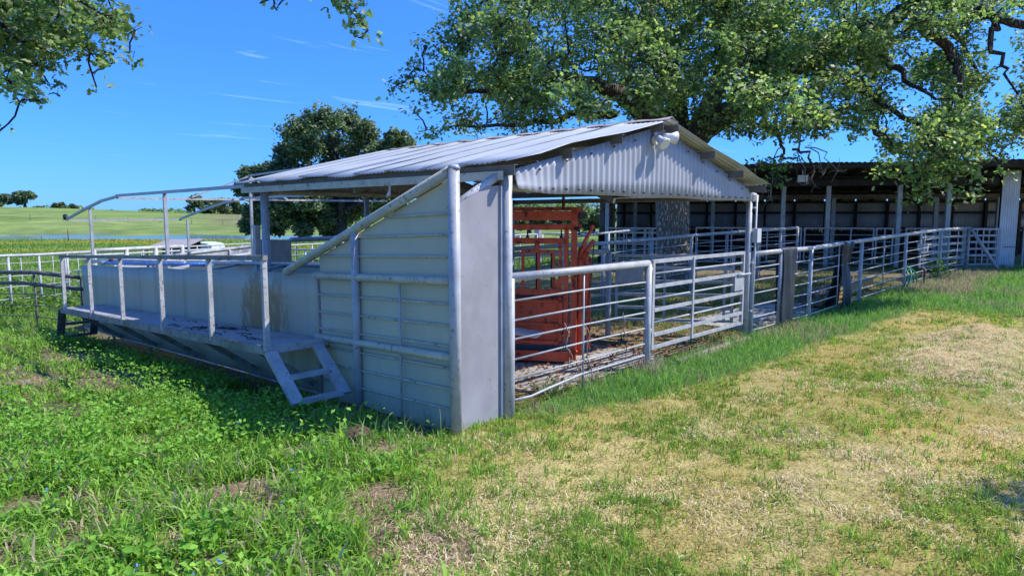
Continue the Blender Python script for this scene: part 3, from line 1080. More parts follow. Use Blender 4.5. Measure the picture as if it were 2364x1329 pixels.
# front gate
t = gate('front_gate', 'white welded steel gate between the pipe fence and the right shed post', (7.99, 4.72), (11.02, 4.72), .29, 1.555, (1.36, 1.18, 1.01, .85, .67, .50), mids=(.385,), square_every=0)
for z in (1.18, .85, .50):
    MB().beam((8.04, 4.705, z), (10.97, 4.705, z), .03, .05).build('flat_rail', M['white'], t)
MB().prism([(10.62, 4.69, .90), (10.98, 4.69, .90), (10.98, 4.69, 1.14), (10.62, 4.69, 1.14)], (0, -.006, 0)).build('latch_plate', M['white'], t)
MB().tube([(10.7, 4.67, 1.165), (11.2, 4.67, 1.165)], .018, 8).build('latch_bar', M['grey_pipe'], t)
for z in (.55, 1.40):
    MB().tube([(7.97, 4.72, z - .05), (7.97, 4.72, z + .05)], .028, 8).beam((7.90, 4.72, z), (7.97, 4.72, z), .03, .04).build('hinge', M['grey_pipe'], t)

# front fence, right run
fl0, fl1 = np.array([11.3, 4.70]), np.array([27.2, 3.96])


def front_pt(px):
    """where the run of the right-hand fence stands under a given direction"""
    d = FW * F_PX + RT * (px - 1182.0)
    e = fl1 - fl0
    # eye + s*d = fl0 + k*e (plan view)
    A = np.array([[d[0], -e[0]], [d[1], -e[1]]])
    s, k = np.linalg.solve(A, fl0)
    return fl0 + e * k


FP = [front_pt(p) for p in (1740, 1800, 1869, 1984, 2085, 2165, 2228)]
FP[0] = np.array([11.36, 4.70])
t = fence('pipe_fence', 'long white pipe fence running right past the rubber belts to a slanting brace', 'fence', [tuple(p) for p in FP], (.14, .36, .58, .80, 1.03, 1.26), top=1.50, rp=.043, stays=(.42, .58, .75, .88, .93))
e_ = FP[-1]
MB().tube([(e_[0], e_[1] - .03, gz(*e_) + 1.50), (e_[0] + .05, e_[1] - .95, gz(e_[0], e_[1] - .9) - .02)], .058, 10).build('brace', M['white'], t)


def belt(label, px, w, hang_f, hang_b, flare):
    """a strip of rubber belting slung over the top rail"""
    c = front_pt(px)
    e = (fl1 - fl0) / np.linalg.norm(fl1 - fl0)
    nr = np.array([e[1], -e[0]])
    g = gz(*c)
    top = g + 1.50
    th = thing('rubber_belt', label, 'rubber belt', (c[0], c[1], g))
    prof = []
    for k in range(14):
        z = top - hang_f + hang_f * k / 13
        prof.append((.062 + flare * .05 * math.sin(k * .5), z, 1 + .12 * math.sin(k * .45)))
    for k in range(1, 8):
        a_ = math.pi * k / 8
        prof.append((.062 * math.cos(a_), top + .062 * math.sin(a_), 1))
    for k in range(14):
        u = k / 13
        prof.append((-.062 - flare * .22 * u ** 2, top - hang_b * u, 1 + .8 * flare * u ** 2))
    nn = 9
    G = np.zeros((len(prof), nn, 3))
    for i, (o, z, ws) in enumerate(prof):
        for j in range(nn):
            s = (j / (nn - 1) - .5) * w * ws
            fold = .018 * math.sin(j * 1.3 + i * .25) * (1 + flare)
            sh = -flare * .12 * max(0, (i - 21) / 13) ** 1.4 if i > 21 else 0
            p = c + e * (s + sh) + nr * (o + fold)
            G[i, j] = (p[0], p[1], z)
    MB().grid(G, .008).build('strip', M['rubber'], th)


belt('straight black rubber belt hung over the white fence rail nearest the gate', 1813, .60, 1.46, 1.2, .0)
belt('twisted black rubber belt flaring out at the bottom over the fence rail', 1946, .66, 1.48, 1.47, .85)

# hose and standpipe
c = front_pt(2093)
g = gz(*c)
h_ = thing('garden_hose', 'green garden hose looped over a low fence rail', 'hose', (c[0], c[1], g))
q = []
for k in range(15):
    a_ = k / 14
    q.append((c[0] - .45 + 1.0 * a_, c[1] - .05 - .10 * math.sin(a_ * 9), g - .03 + .62 * math.sin(a_ * math.pi) ** .8))
MB().tube(q, .022, 7).build('outer_loop', M['hose'], h_)
MB().tube([(x - .12, y + .05, z * .93 + .02) for x, y, z in q], .02, 7).build('inner_loop', M['hose'], h_)
sp = thing('standpipe', 'short rusty standpipe beside the green hose', 'pipe', (c[0] + .85, c[1] - .25, g))
MB().tube([(c[0] + .85, c[1] - .25, g - .1), (c[0] + .85, c[1] - .25, g + .42), (c[0] + .78, c[1] - .25, g + .5), (c[0] + .6, c[1] - .22, g + .52)], .025, 7).build('pipe', M['rust'], sp)
MB().box((c[0] + .85, c[1] - .25, g + .46), (.09, .05, .05)).build('tap', M['old_white'], sp)

# yellow sided trough and planks lying behind the fence
tr = thing('feed_trough', 'long low trough with a faded yellow side lying behind the white fence', 'trough', (19.0, 5.3, 0))
ga = gz(17, 5.3)
q0, q1 = np.array([15.9, 4.95, ga]), np.array([20.6, 5.05, gz(20.6, 5.05)])
MB().beam(q0 + (0, 0, .13), q1 + (0, 0, .13), .03, .24).build('yellow_side', M['yellow'], tr)
MB().beam(q0 + np.array([0, .5, .15]), q1 + np.array([0, .5, .15]), .03, .26).build('back_side', M['barn_wood'], tr)
MB().beam(q0 + np.array([0, .25, .03]), q1 + np.array([0, .25, .03]), .46, .03).build('floor', M['barn_wood'], tr)
MB().beam(q0 + np.array([-.3, -.02, .275]), q1 + np.array([.2, -.02, .275]), .09, .04).build('rim', M['plank'], tr)
pk = thing('plank', 'bleached plank lying on the dirt in front of the trough', 'plank', (14.8, 5.4, 0))
MB().beam((13.2, 5.1, gz(13.2, 5.1) + .04), (17.0, 5.6, gz(17, 5.6) + .05), .2, .05).build('board', M['plank'], pk)
sl2 = thing('timber_beam', 'grey timber lying along the foot of the gate', 'timber', (9.6, 4.6, 0))
MB().beam((8.6, 4.62, gz(8.6, 4.6) + .02), (11.1, 4.62, gz(11, 4.6) + .03), .10, .09).build('timber', M['plank'], sl2)

# inner pens
u1 = np.array([9.84, 6.69])
fence('pipe_fence', 'shaded grey pipe fence between the red chute and the inner gate', 'fence', [tuple(u1), tuple(u1 + np.array([-2.6, 2.83]) * .55), tuple(u1 + np.array([-2.6, 2.83]) * 1.2)], (.25, .5, .75, 1.0, 1.25), top=1.54, rp=.05, mat='grey_pipe', stays=(.3, .7))
t = gate('inner_gate', 'shaded grey inner gate standing open behind the white front gate', (10.1, 6.72), (11.3, 5.0), .25, 1.47, (1.22, .98, .74, .5), mids=(.42, .92), mat='grey_pipe', rail=.04)
MB().prism([(10.08, 6.70, .95), (10.36, 6.30, .95), (10.36, 6.30, 1.28), (10.08, 6.70, 1.28)], (-.012, -.008, 0)).build('latch_plate', M['grey_pipe'], t)

I0, I1 = at(1182, 572, 14.0), at(1842, 523, 22.0)
ip = [tuple((I0 + (I1 - I0) * k)[:2]) for k in (0, .23, .38, .52, .66, .8, .91, 1.0)]
fence('pipe_fence', 'weathered pipe fence passing in front of the oak trunk', 'fence', ip, (.3, .56, .82, 1.08, 1.33), top=1.56, rp=.045, rt=.045, mat='white', stays=(.3, .45, .59, .73, .86))
b0, b1 = at(1182, 556, 18.5), at(1500, 529, 26.6)
fence('pipe_fence', 'thin pipe fence behind the chute joining the barn pens', 'fence', [tuple((b0 + (b1 - b0) * k)[:2]) for k in (0, .3, .62, 1)], (.4, .8, 1.2), top=1.55, rp=.045, rt=.04, mat='grey_pipe')
b0, b1 = at(1150, 540, 27.0), at(1240, 526, 33.0)
fence('pipe_fence', 'sunlit sloping pipe fence seen through the top of the red chute', 'fence', [tuple(b0[:2]), tuple(((b0 + b1) / 2)[:2]), tuple(b1[:2])], (.5, 1.0), top=1.5, rp=.05, rt=.05, mat='white')
c0 = at(1252, 526, 33.5)
c1 = at(1400, 528, 36.0)
fence('pipe_fence', 'far grey pipe fence at the edge of the green field behind the chute', 'fence', [tuple((c0 + (c1 - c0) * k)[:2]) for k in (0, .33, .66, 1)], (.5, 1.0), top=1.5, rp=.06, rt=.04, mat='grey_pipe')
for px in (1234, 1250):
    p = at(px, 540, 33.2)
wp = thing('gate_post', 'stout grey gate post behind the top of the red chute', 'post', tuple(at(1242, 540, 33.2)[:2]) + (0,))
p = at(1242, 540, 33.2)
MB().beam((p[0], p[1], gz(p[0], p[1]) - .3), (p[0], p[1], gz(p[0], p[1]) + 1.75), .30, .22, (1, 0, 0)).beam((p[0], p[1], gz(p[0], p[1]) + 1.75), (p[0], p[1], gz(p[0], p[1]) + 1.8), .34, .26, (1, 0, 0)).build('timber', M['grey_pipe'], wp)

# fences to the left, falling with the ground
d0 = np.array([4.33, 17.3])
dd = np.array([-.375, .927])
fence('rail_fence', 'dark mildewed two rail fence running left from the end of the alley wall', 'fence', [tuple(d0), tuple(d0 + dd * 1.55), tuple(d0 + dd * 3.6), tuple(d0 + dd * 5.6)], (.25, .52, .79), top=1.30, rt=.05, rr=.011, rp=.022, mat='dark_rail', stays=())
fr = thing('rail_pipe', 'second thick dark rail below the top rail of the mildewed fence', 'rail', (3.5, 19, 0))
MB().tube([(d0[0] + dd[0] * k, d0[1] + dd[1] * k - .05, gz(*(d0 + dd * k)) + 1.03) for k in (0, 2, 4, 5.6)], .045, 8).build('pipe', M['dark_rail'], fr)


def run(pairs, n):
    """evenly spaced posts between two pixel/depth ends"""
    (a, da), (b, db) = pairs
    p, q = at(*a, da), at(*b, db)
    return [tuple((p + (q - p) * k / (n - 1))[:2]) for k in range(n)]


fence('pipe_fence', 'white pipe fence with a dark second rail left of the canopy frame', 'fence', run((((-60, 591), 17.9), ((214, 575), 21.2)), 5), (.4, .75, 1.05, 1.42), top=1.64, rt=.045, rp=.035, mat='white', stays=(.1, .35, .62, .85))
t = fence('pipe_fence', 'stout rusty white pipe fence with tall round posts beyond the canopy frame', 'fence', run((((216, 578), 20.6), ((420, 566), 24.0)), 4), (.4, .8, 1.15), top=1.68, rt=.065, rp=.075, mat='old_white', stays=(.5,), post_over=.06)
fence('pipe_fence', 'white pipe fence along the near side of the cattle lane', 'fence', run((((150, 588), 24.5), ((820, 553), 40.0)), 10), (.3, .6, .9), top=1.42, rt=.045, rp=.04, mat='white', stays=(.05, .2, .38, .55, .7, .88))
fence('pipe_fence', 'thin white pipe fence along the pond side of the cattle lane', 'fence', run((((330, 575), 32.0), ((840, 541), 52.0)), 13), (.5, .95), top=1.5, rt=.04, rp=.035, mat='white')
fence('pipe_fence', 'thin grey pipe fence crossing behind the sliding gate', 'fence', run((((640, 585), 26.0), ((1010, 575), 22.0)), 6), (.3, .6, .9, 1.15), top=1.38, rt=.035, rp=.03, mat='grey_pipe', stays=(.1, .3, .5, .7))
# far wire fence
wf0, wf1 = lat(-140, 150), lat(-20, 165)
wf = thing('wire_fence', 'far wire fence of thin dark posts crossing the meadow beyond the pond', 'fence', (wf0[0], wf0[1], gz(wf0[0], wf0[1])))
for k in range(18):
    p = wf0 + (wf1 - wf0) * k / 17
    MB().tube([(p[0], p[1], gz(p[0], p[1]) - .3), (p[0], p[1], gz(p[0], p[1]) + 1.4)], .06, 6).build('post', M['barn_wood'], wf)
for z in (.6, 1.2):
    MB().tube([(p[0], p[1], gz(p[0], p[1]) + z) for p in (wf0 + (wf1 - wf0) * k / 34 for k in range(35))], .012, 4).build('wire', M['rust'], wf)
for k, (px, D, lb) in enumerate(((157, 84, 'lone dark post standing on the near bank of the pond'), (95, 90, 'short dark stake in the flowers left of the lone pond post'))):
    p = at(px, 540, D)
    z = gz(p[0], p[1])
    t = thing('fence_post', lb, 'post', (p[0], p[1], z))
    MB().tube([(p[0], p[1], z - .3), (p[0], p[1], z + (1.5 if k == 0 else .7))], .06, 6).build('stake', M['rust'], t)

# concrete slab the chute stands on
MB().prism([(6.0, 4.95, -.05), (8.9, 4.95, -.05), (9.2, 8.6, -.1), (5.6, 8.6, -.1)], (0, 0, .075)).build('slab', M['concrete'])['kind'] = 'structure'
bpy.data.objects['slab'].name = 'concrete_floor'
MB().prism([(12.0, 4.98, -.05), (15.6, 4.9, -.02), (15.9, 6.3, -.02), (12.0, 6.4, -.05)], (0, 0, .085)).build('concrete_path', M['concrete'])['kind'] = 'structure'

# ------------------------------------------------------------------ red squeeze chute
U = .982 * RT - .19 * FH
U = U / np.linalg.norm(U)
Vv = np.array([-U[1], U[0], 0.0])
if np.dot(Vv, FH) < 0:
    Vv = -Vv
CO = at(1330, 832, 9.4)
CO[2] = .03


def cl(u, v, z):
    return CO + U * u + Vv * v + np.array([0, 0, z])


ch = thing('squeeze_chute', 'red painted steel cattle squeeze chute standing under the shed roof', 'cattle chute', tuple(cl(-1, .4, 0)))


def bar(u0, z0, u1, z1, w=.07, v=0.0, name='frame_bar', mat='red', d=.06, v1=None):
    v1 = v if v1 is None else v1
    MB().beam(cl(u0, v, z0), cl(u1, v1, z1), d, w, np.cross(cl(u1, v1, z1) - cl(u0, v, z0), Vv)).build(name, M[mat], ch)


LN = 2.35
for v in (0.0, .85):
    bar(-LN, 2.13, -.02, 2.13, .13, v, 'top_beam')
    bar(-.045 if v == 0 else .11, .05, -.045 if v == 0 else .11, 2.19 if v == 0 else 1.5, .085 if v == 0 else .06, v, 'corner_post')
    bar(-LN, .05, -LN, 2.19, .09, v, 'corner_post')
    if v == 0:
        bar(-.155, .3, -.155, 1.98, .06, v, 'slide_post')
    bar(-LN, 1.965, -.02, 1.965, .075, v, 'slide_rail')
    bar(-LN, .09, -.1, .09, .14, v, 'skid')
    bar(-.1, .09, -.02, .2, .10, v, 'skid_toe')
bar(-.10, 2.235, -1.7, 2.225, .05, .42, 'top_plate')
bar(-.02, 2.13, -.02, 2.13 + .001, .13, 0.0, 'top_beam_end', 'black_metal', .09, .85)
for u in (-.045, -LN):
    bar(u, 2.2, u, 2.2001, .1, .0, 'cross_beam', 'red', .1, .85)
bar(-LN, 1.77, -.16, 1.77, .085, 0, 'mid_rail')
bar(-.245, .3, -.245, 1.74, .045, .02, 'inner_post')
# neck window frame hung from the mid rail
bar(-.58, 1.77, -.58, 1.63, .07, 0, 'hanger')
bar(-.81, 1.62, -.33, 1.62, .05, 0, 'window_head')
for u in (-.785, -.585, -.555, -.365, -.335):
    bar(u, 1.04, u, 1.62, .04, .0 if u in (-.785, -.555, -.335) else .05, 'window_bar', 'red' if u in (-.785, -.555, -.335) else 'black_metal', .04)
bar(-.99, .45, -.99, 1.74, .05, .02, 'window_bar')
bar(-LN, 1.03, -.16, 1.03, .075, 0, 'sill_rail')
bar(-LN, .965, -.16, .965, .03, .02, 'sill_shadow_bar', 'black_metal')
MB().prism([cl(-LN, .01, .26), cl(-.2, .01, .26), cl(-.2, .01, .93), cl(-LN, .01, .93)], Vv * .01).build('side_panel', M['red'], ch)
for z in (.90, .56, .30):
    bar(-LN, z, -.2, z, .035, -.012, 'panel_rib', 'red', .03)
bar(-.23, .27, -.23, .92, .05, -.012, 'panel_edge', 'red', .03)
MB().prism([cl(-LN, .83, .26), cl(-.2, .83, .26), cl(-.2, .83, .93), cl(-LN, .83, .93)], Vv * .01).build('side_panel', M['red'], ch)
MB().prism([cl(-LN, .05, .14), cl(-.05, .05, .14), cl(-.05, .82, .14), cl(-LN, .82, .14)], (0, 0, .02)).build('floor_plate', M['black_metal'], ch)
bar(-.42, .98, -.18, 1.28, .06, -.02, 'squeeze_lever')
bar(-.05, 1.95, .03, 1.95, .05, 0, 'latch_pin', 'black_metal')
# head gate beyond the right-hand post
MB().tube([cl(.03, .12, .1), cl(.03, .12, 1.50), cl(.05, .12, 1.68)], [.045, .045, .04], 10).build('headgate_post', M['red'], ch)
MB().tube([cl(.03, .10, 1.55), cl(.10, .10, 1.76), cl(.20, .10, 1.96)], [.04, .03, .02], 8).build('release_arm', M['red'], ch)
MB().tube([cl(.19, .10, 1.94), cl(.20, .10, 1.97), cl(.21, .10, 2.0)], [.02, .04, .02], 8).build('arm_knob', M['red'], ch)
MB().tube([cl(.06, .10, 1.5), cl(.15, .10, 1.66), cl(.23, .10, 1.78)], [.04, .035, .03], 8).build('release_arm', M['red'], ch)
MB().tube([cl(.12, .10, 1.62), cl(.13, .10, 1.2), cl(.12, .10, .8)], [.04, .03, .02], 8).build('side_lever', M['red'], ch)
MB().tube([cl(.23, .10, 1.75), cl(.20, .10, 1.3), cl(.15, .10, .8)], .010, 6).build('pull_rope', M['rust'], ch)
MB().tube([cl(.0, .12, .9), cl(.08, .12, .75), cl(.10, .12, .95), cl(.06, .12, 1.1)], .04, 8).build('gate_cam', M['red'], ch)
# hanging bolts and the pipe that steadies the top from the roof
for u in (-.72, -.23):
    MB().tube([cl(u, 0, 1.96), cl(u, 0, 1.84)], .012, 6).tube([cl(u, 0, 1.86), cl(u, 0, 1.82), cl(u, 0, 1.78)], [.01, .028, .012], 8).build('hanging_bolt', M['black_metal'], ch)
MB().tube([cl(-.25, .4, 2.23), cl(-.25, .4, 2.75)], .022, 8).build('steady_pipe', M['rust'], ch)
# ribbed side tray
mb = MB()
mb.prism([cl(-1.5, -.05, .47), cl(-.55, -.28, .40), cl(-.46, -.02, .43), cl(-1.5, -.0, .56)], (0, 0, .02))
mb.beam(cl(-1.2, -.16, .47), cl(-1.05, -.01, .18), .03, .03)
mb.build('side_tray', M['lamp_white'], ch)
for k in range(4):
    a_ = cl(-1.4, -.05 + .01 * k, .50 + .02 * k)
    b2 = cl(-.56 + .02 * k, -.25 + .06 * k, .425 + .008 * k)
    MB().beam(a_, b2, .012, .012).build('tray_rib', M['grey_pipe'], ch)

# ------------------------------------------------------------------ the long open barn
BR = lat(18.0, 24.0)
BL = lat(3.75, 27.35)
e1 = (BL - BR) / np.linalg.norm(BL - BR)       # along the front, towards the left end
e2 = np.array([-e1[1], e1[0], 0])
if np.dot(e2, FH) < 0:
    e2 = -e2
BLEN = float(np.linalg.norm(BL - BR))
BG = .22
roofz = lambda d: 3.93 - .095 * d


def bw(s, d, z):
    """barn frame: s metres from the white corner column along the front, d metres into the barn"""
    return BR + e1 * s + e2 * d + np.array([0, 0, z])


def s_of(px, d=0.0):
    di = FW * F_PX + RT * (px - 1182.0)
    o = BR + e2 * d
    A = np.array([[di[0], -e1[0]], [di[1], -e1[1]]])
    return float(np.linalg.solve(A, o[:2])[1])


barn = thing('pole_barn', 'long dark open fronted pole barn with a low roof and grey metal back wall', 'barn', tuple(bw(7, 4, BG)))
S0, S1 = -7.0, BLEN + .1
# roof: one corrugated slab, thin, with rafters
n = 260
ss = np.linspace(S0, S1 + .3, n)
ds = np.linspace(-1.5, 8.9, 5)
G = np.zeros((5, n, 3))
for i, d in enumerate(ds):
    for j, s in enumerate(ss):
        G[i, j] = bw(s, d, roofz(d) + .02 * math.sin(s * 2 * math.pi / .2) + .015 * math.sin(s * 1.1))
MB().grid(G, .004).build('roof', M['barn_roof'], barn)
MB().beam(bw(S0, -1.42, roofz(-1.42) - .11), bw(S1, -1.42, roofz(-1.42) - .11), .05, .16).build('fascia', M['barn_dark'], barn)
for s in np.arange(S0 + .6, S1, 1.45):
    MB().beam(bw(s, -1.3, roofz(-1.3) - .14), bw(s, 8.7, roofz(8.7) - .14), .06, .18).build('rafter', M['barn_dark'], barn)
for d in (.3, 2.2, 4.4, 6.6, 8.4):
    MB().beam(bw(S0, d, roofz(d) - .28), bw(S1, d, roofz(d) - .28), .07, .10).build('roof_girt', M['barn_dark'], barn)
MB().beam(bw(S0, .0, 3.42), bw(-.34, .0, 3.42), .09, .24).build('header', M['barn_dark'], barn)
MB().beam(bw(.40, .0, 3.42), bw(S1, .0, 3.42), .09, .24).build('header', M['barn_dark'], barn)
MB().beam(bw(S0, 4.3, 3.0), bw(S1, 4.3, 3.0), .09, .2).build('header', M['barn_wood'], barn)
# front and inner posts
for px in (1399, 1800, 1902, 2064, 2176):
    s = s_of(px)
    MB().beam(bw(s, 0.02, BG - .4), bw(s, .02, 3.3), .15, .15, e1).build('post', M['barn_post'], barn)
for px, d in ((1463, 4.3), (1640, 4.3), (1914, 4.3), (2148, 4.3), (2291, 4.3)):
    s = s_of(px, d)
    MB().beam(bw(s, d, BG - .4), bw(s, d, 2.95), .16, .16, e1).build('post', M['barn_post'], barn)
# back wall: dirty corrugated sheets in bays, gaps of daylight under the eaves
bw_d = 8.6
edges = np.arange(S0, S1 + 1.4, 1.42)
for k in range(len(edges) - 1):
    s0, s1 = edges[k], min(edges[k + 1], S1) - .0
    if s1 - s0 < .2:
        continue
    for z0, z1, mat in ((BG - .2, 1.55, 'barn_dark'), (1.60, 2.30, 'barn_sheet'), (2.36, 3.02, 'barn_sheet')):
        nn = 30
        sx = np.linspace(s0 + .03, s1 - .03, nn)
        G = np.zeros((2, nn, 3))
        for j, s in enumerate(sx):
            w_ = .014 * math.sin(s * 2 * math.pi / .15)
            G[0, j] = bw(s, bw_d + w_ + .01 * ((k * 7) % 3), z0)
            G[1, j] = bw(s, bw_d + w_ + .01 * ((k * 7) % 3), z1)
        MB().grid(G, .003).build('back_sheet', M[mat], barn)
    MB().beam(bw(s0, bw_d - .1, BG - .3), bw(s0, bw_d - .1, roofz(bw_d) - .2), .13 if k % 3 else .22, .12, e1).build('wall_stud', M['barn_dark'], barn)
for z in (1.575, 2.33, 3.05):
    MB().beam(bw(S0, bw_d - .06, z), bw(S1, bw_d - .06, z), .06, .11).build('wall_girt', M['barn_dark'], barn)
# end wall on the left, its inside showing
nn = 60
dx = np.linspace(0.1, 8.5, nn)
for z0, z1 in ((1.5, 2.42), (2.5, 3.3)):
    G = np.zeros((2, nn, 3))
    for j, d in enumerate(dx):
        w_ = .014 * math.sin(d * 2 * math.pi / .15)
        G[0, j] = bw(S1 + .05 + w_, d, z0)
        G[1, j] = bw(S1 + .05 + w_, d, z1)
    MB().grid(G, .003).build('end_sheet', M['barn_sheet'], barn)
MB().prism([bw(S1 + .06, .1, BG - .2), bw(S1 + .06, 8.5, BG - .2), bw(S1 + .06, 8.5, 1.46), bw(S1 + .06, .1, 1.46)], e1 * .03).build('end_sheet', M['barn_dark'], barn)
for z in (1.48, 2.46, 3.3):
    MB().beam(bw(S1 - .0, .1, z), bw(S1 - .0, 8.5, z), .06, .12).build('end_girt', M['plank'], barn)
for d in (2.6, 5.4):
    MB().beam(bw(S1 - .03, d, BG - .2), bw(S1 - .03, d, 3.4), .12, .12, e1).build('end_stud', M['plank'], barn)
# corner column wrapped in white corrugated sheet
nn = 34
G = np.zeros((9, nn, 3))
for j in range(nn):
    t_ = j / (nn - 1)
    w_ = .012 * math.sin(t_ * 2 * math.pi * 7.5)
    for i in range(9):
        z = BG - .15 + (3.95 - BG) * i / 8
        G[i, j] = bw(.28 - .56 * t_, -.02 - w_ - (.0 if i else .02), z)
MB().grid(G, .003).build('column_sheet', M['corner_sheet'], barn)
MB().beam(bw(0, .10, BG - .3), bw(0, .10, 3.6), .5, .16, e2).build('column_core', M['barn_dark'], barn)
MB().beam(bw(.335, -.03, BG - .2), bw(.335, -.03, 1.62), .10, .05, e2).build('column_edge', M['corner_sheet'], barn)
MB().beam(bw(.10, -.06, 1.05), bw(-.24, -.06, 1.05), .012, .02).build('column_band', M['black_metal'], barn)
MB().beam(bw(1.6, -.9, 3.72), bw(.4, 1.0, 3.45), .07, .14).build('knee_brace', M['barn_post'], barn)
# barn lamp
bl_ = thing('barn_floodlight', 'small white floodlight hanging from the barn eave among the oak leaves', 'floodlight', tuple(bw(s_of(1826), -1.3, 3.5)))
p = bw(s_of(1826), -1.3, 3.52)
MB().beam(p - e1 * .17, p + e1 * .17, .16, .24).build('lamp_head', M['lamp_white'], bl_)
MB().beam(p - e1 * .14 - e2 * .085, p + e1 * .14 - e2 * .085, .02, .18).build('lens', M['lens'], bl_)
MB().beam(p + np.array([0, 0, .12]), p + np.array([0, 0, .32]), .03, .05).build('bracket', M['grey_pipe'], bl_)

# gates and panels closing the barn front
zt = 1.73
rz = (1.45, 1.2, .98, .78, .58)
GL = [(1602, 1726, 'white pipe gate in the barn front right of the oak trunk'), (1728, 1845, 'white pipe gate in the barn front beside the right shed post'), (1850, 2011, 'white tubular gate with a tall end frame left of the third barn post'),
      (2014, 2055, 'narrow white panel closing the gap left of the blue grey barn post'), (2082, 2216, 'white tubular gate with a bright top bar right of the blue grey barn post'), (2219, 2300, 'white gate against the corrugated corner column'), (2352, 2440, 'white gate at the right frame edge beyond the corner column')]
for x0, x1, lb in GL:
    s0, s1 = s_of(x0, -.12), s_of(x1, -.12)
    a_, b2 = bw(s0, -.12, 0), bw(s1, -.12, 0)
    gate('barn_gate', lb, a_[:2], b2[:2], BG + .12, zt, rz, mids=(.33, .67) if x1 - x0 > 60 else (.5,), mat='white' if x0 in (1850, 2082, 2352) else 'barn_post', rail=.03, square_every=0, group='gates along the barn front')
a_, b2 = bw(s_of(1402, -.5), -.5, 0), bw(s_of(1520, -.5), -.5, 0)
for k, lb in enumerate(('white many railed panel in front of the barn left of the oak trunk', 'second railed panel close behind the panel left of the oak trunk')):
    o_ = e2 * (k * 1.7 - .6)
    gate('barn_gate', lb, (a_ + o_)[:2], (b2 + o_)[:2], BG + .1, 1.72 - k * .04, (1.5, 1.28, 1.06, .86, .66, .48), mids=(.18, .33, .5, .72, .86), mat='barn_post', rail=.03, square_every=2, group='gates along the barn front')
# a gate swung in behind the brace of the front fence
p0, p1 = at(2122, 600, 22.2), at(2225, 600, 23.5)
t = gate('pen_gate', 'white flat railed gate with a latch box behind the end of the long fence', p0[:2], p1[:2], .42, 1.70, (1.45, 1.2, .95, .7), mids=(.38, .6), mat='white', rail=.06)
q = p0 + (p1 - p0) * .03
MB().box((q[0] - .05, q[1] - .05, 1.12), (.12, .3, .26)).build('latch_box', M['box_grey'], t)
p2 = at(2300, 600, 23.75)
gate('pen_gate', 'white flat railed gate between the slanting brace and the corner column', (p1 + (p2 - p1) * .04)[:2], p2[:2], .42, 1.72, (1.47, 1.24, 1.0, .76), mids=(.5,), mat='white', rail=.05)

# ------------------------------------------------------------------ far little shelter by the pond lane
fs = at(412, 570, 47)
sh = thing('field_shelter', 'small low tin roofed shelter by the lane near the pond', 'shelter', (fs[0], fs[1], gz(fs[0], fs[1])))
g = gz(fs[0], fs[1])
ex, ey = RT, FH


def fw_(a, b, z):
    return fs + ex * a + ey * b + np.array([0, 0, g - fs[2] + z])


MB().prism([fw_(-1.7, -1.3, .95), fw_(1.1, -1.3, 1.0), fw_(1.4, .9, 1.5), fw_(-1.2, .9, 1.45)], (0, 0, .05)).build('roof', M['far_roof'], sh)
MB().prism([fw_(-1.6, .8, 0), fw_(1.2, .8, 0), fw_(1.2, .8, 1.4), fw_(-1.6, .8, 1.35)], ey * .04).build('back_wall', M['barn_dark'], sh)
for a, b in ((-1.6, -1.2), (-.3, -1.2), (1.0, -1.2)):
    MB().beam(fw_(a, b, -.2), fw_(a, b, .98), .1, .1, ex).build('post', M['barn_wood'], sh)
MB().beam(fw_(-1.6, -1.2, .3), fw_(1.0, -1.2, .3), .05, .18).build('front_board', M['barn_wood'], sh)
tl = at(452, 570, 48)
tr2 = thing('stock_trailer', 'small pale curved top stock box beside the tin roofed shelter', 'trailer', (tl[0], tl[1], gz(tl[0], tl[1])))
g = gz(tl[0], tl[1])
prof = []
for k in range(9):
    a_ = math.pi * k / 8
    prof.append((-math.cos(a_) * 1.15, 1.02 + .24 * math.sin(a_)))
poly = [tl * np.array([1, 1, 0]) + ex * (-1.15) + np.array([0, 0, g + .15])] + [tl * np.array([1, 1, 0]) + ex * a + np.array([0, 0, g + z]) for a, z in prof] + [tl * np.array([1, 1, 0]) + ex * 1.15 + np.array([0, 0, g + .15])]
MB().prism(poly, ey * 2.2).build('body', M['far_white'], tr2)
for k in range(5):
    p = tl * np.array([1, 1, 0]) + ex * (-.9 + .45 * k) - ey * .02
    MB().beam(p + np.array([0, 0, g + .2]), p + np.array([0, 0, g + 1.15]), .04, .03, ex).build('rib', M['far_white'], tr2)
for s in (-.9, .9):
    p = tl * np.array([1, 1, 0]) + ex * s + ey * .6
    MB().tube([p + np.array([0, 0, g + .2]) - ey * .1, p + np.array([0, 0, g + .2]) + ey * .1], .26, 12).build('wheel', M['black_metal'], tr2)

# ------------------------------------------------------------------ trees


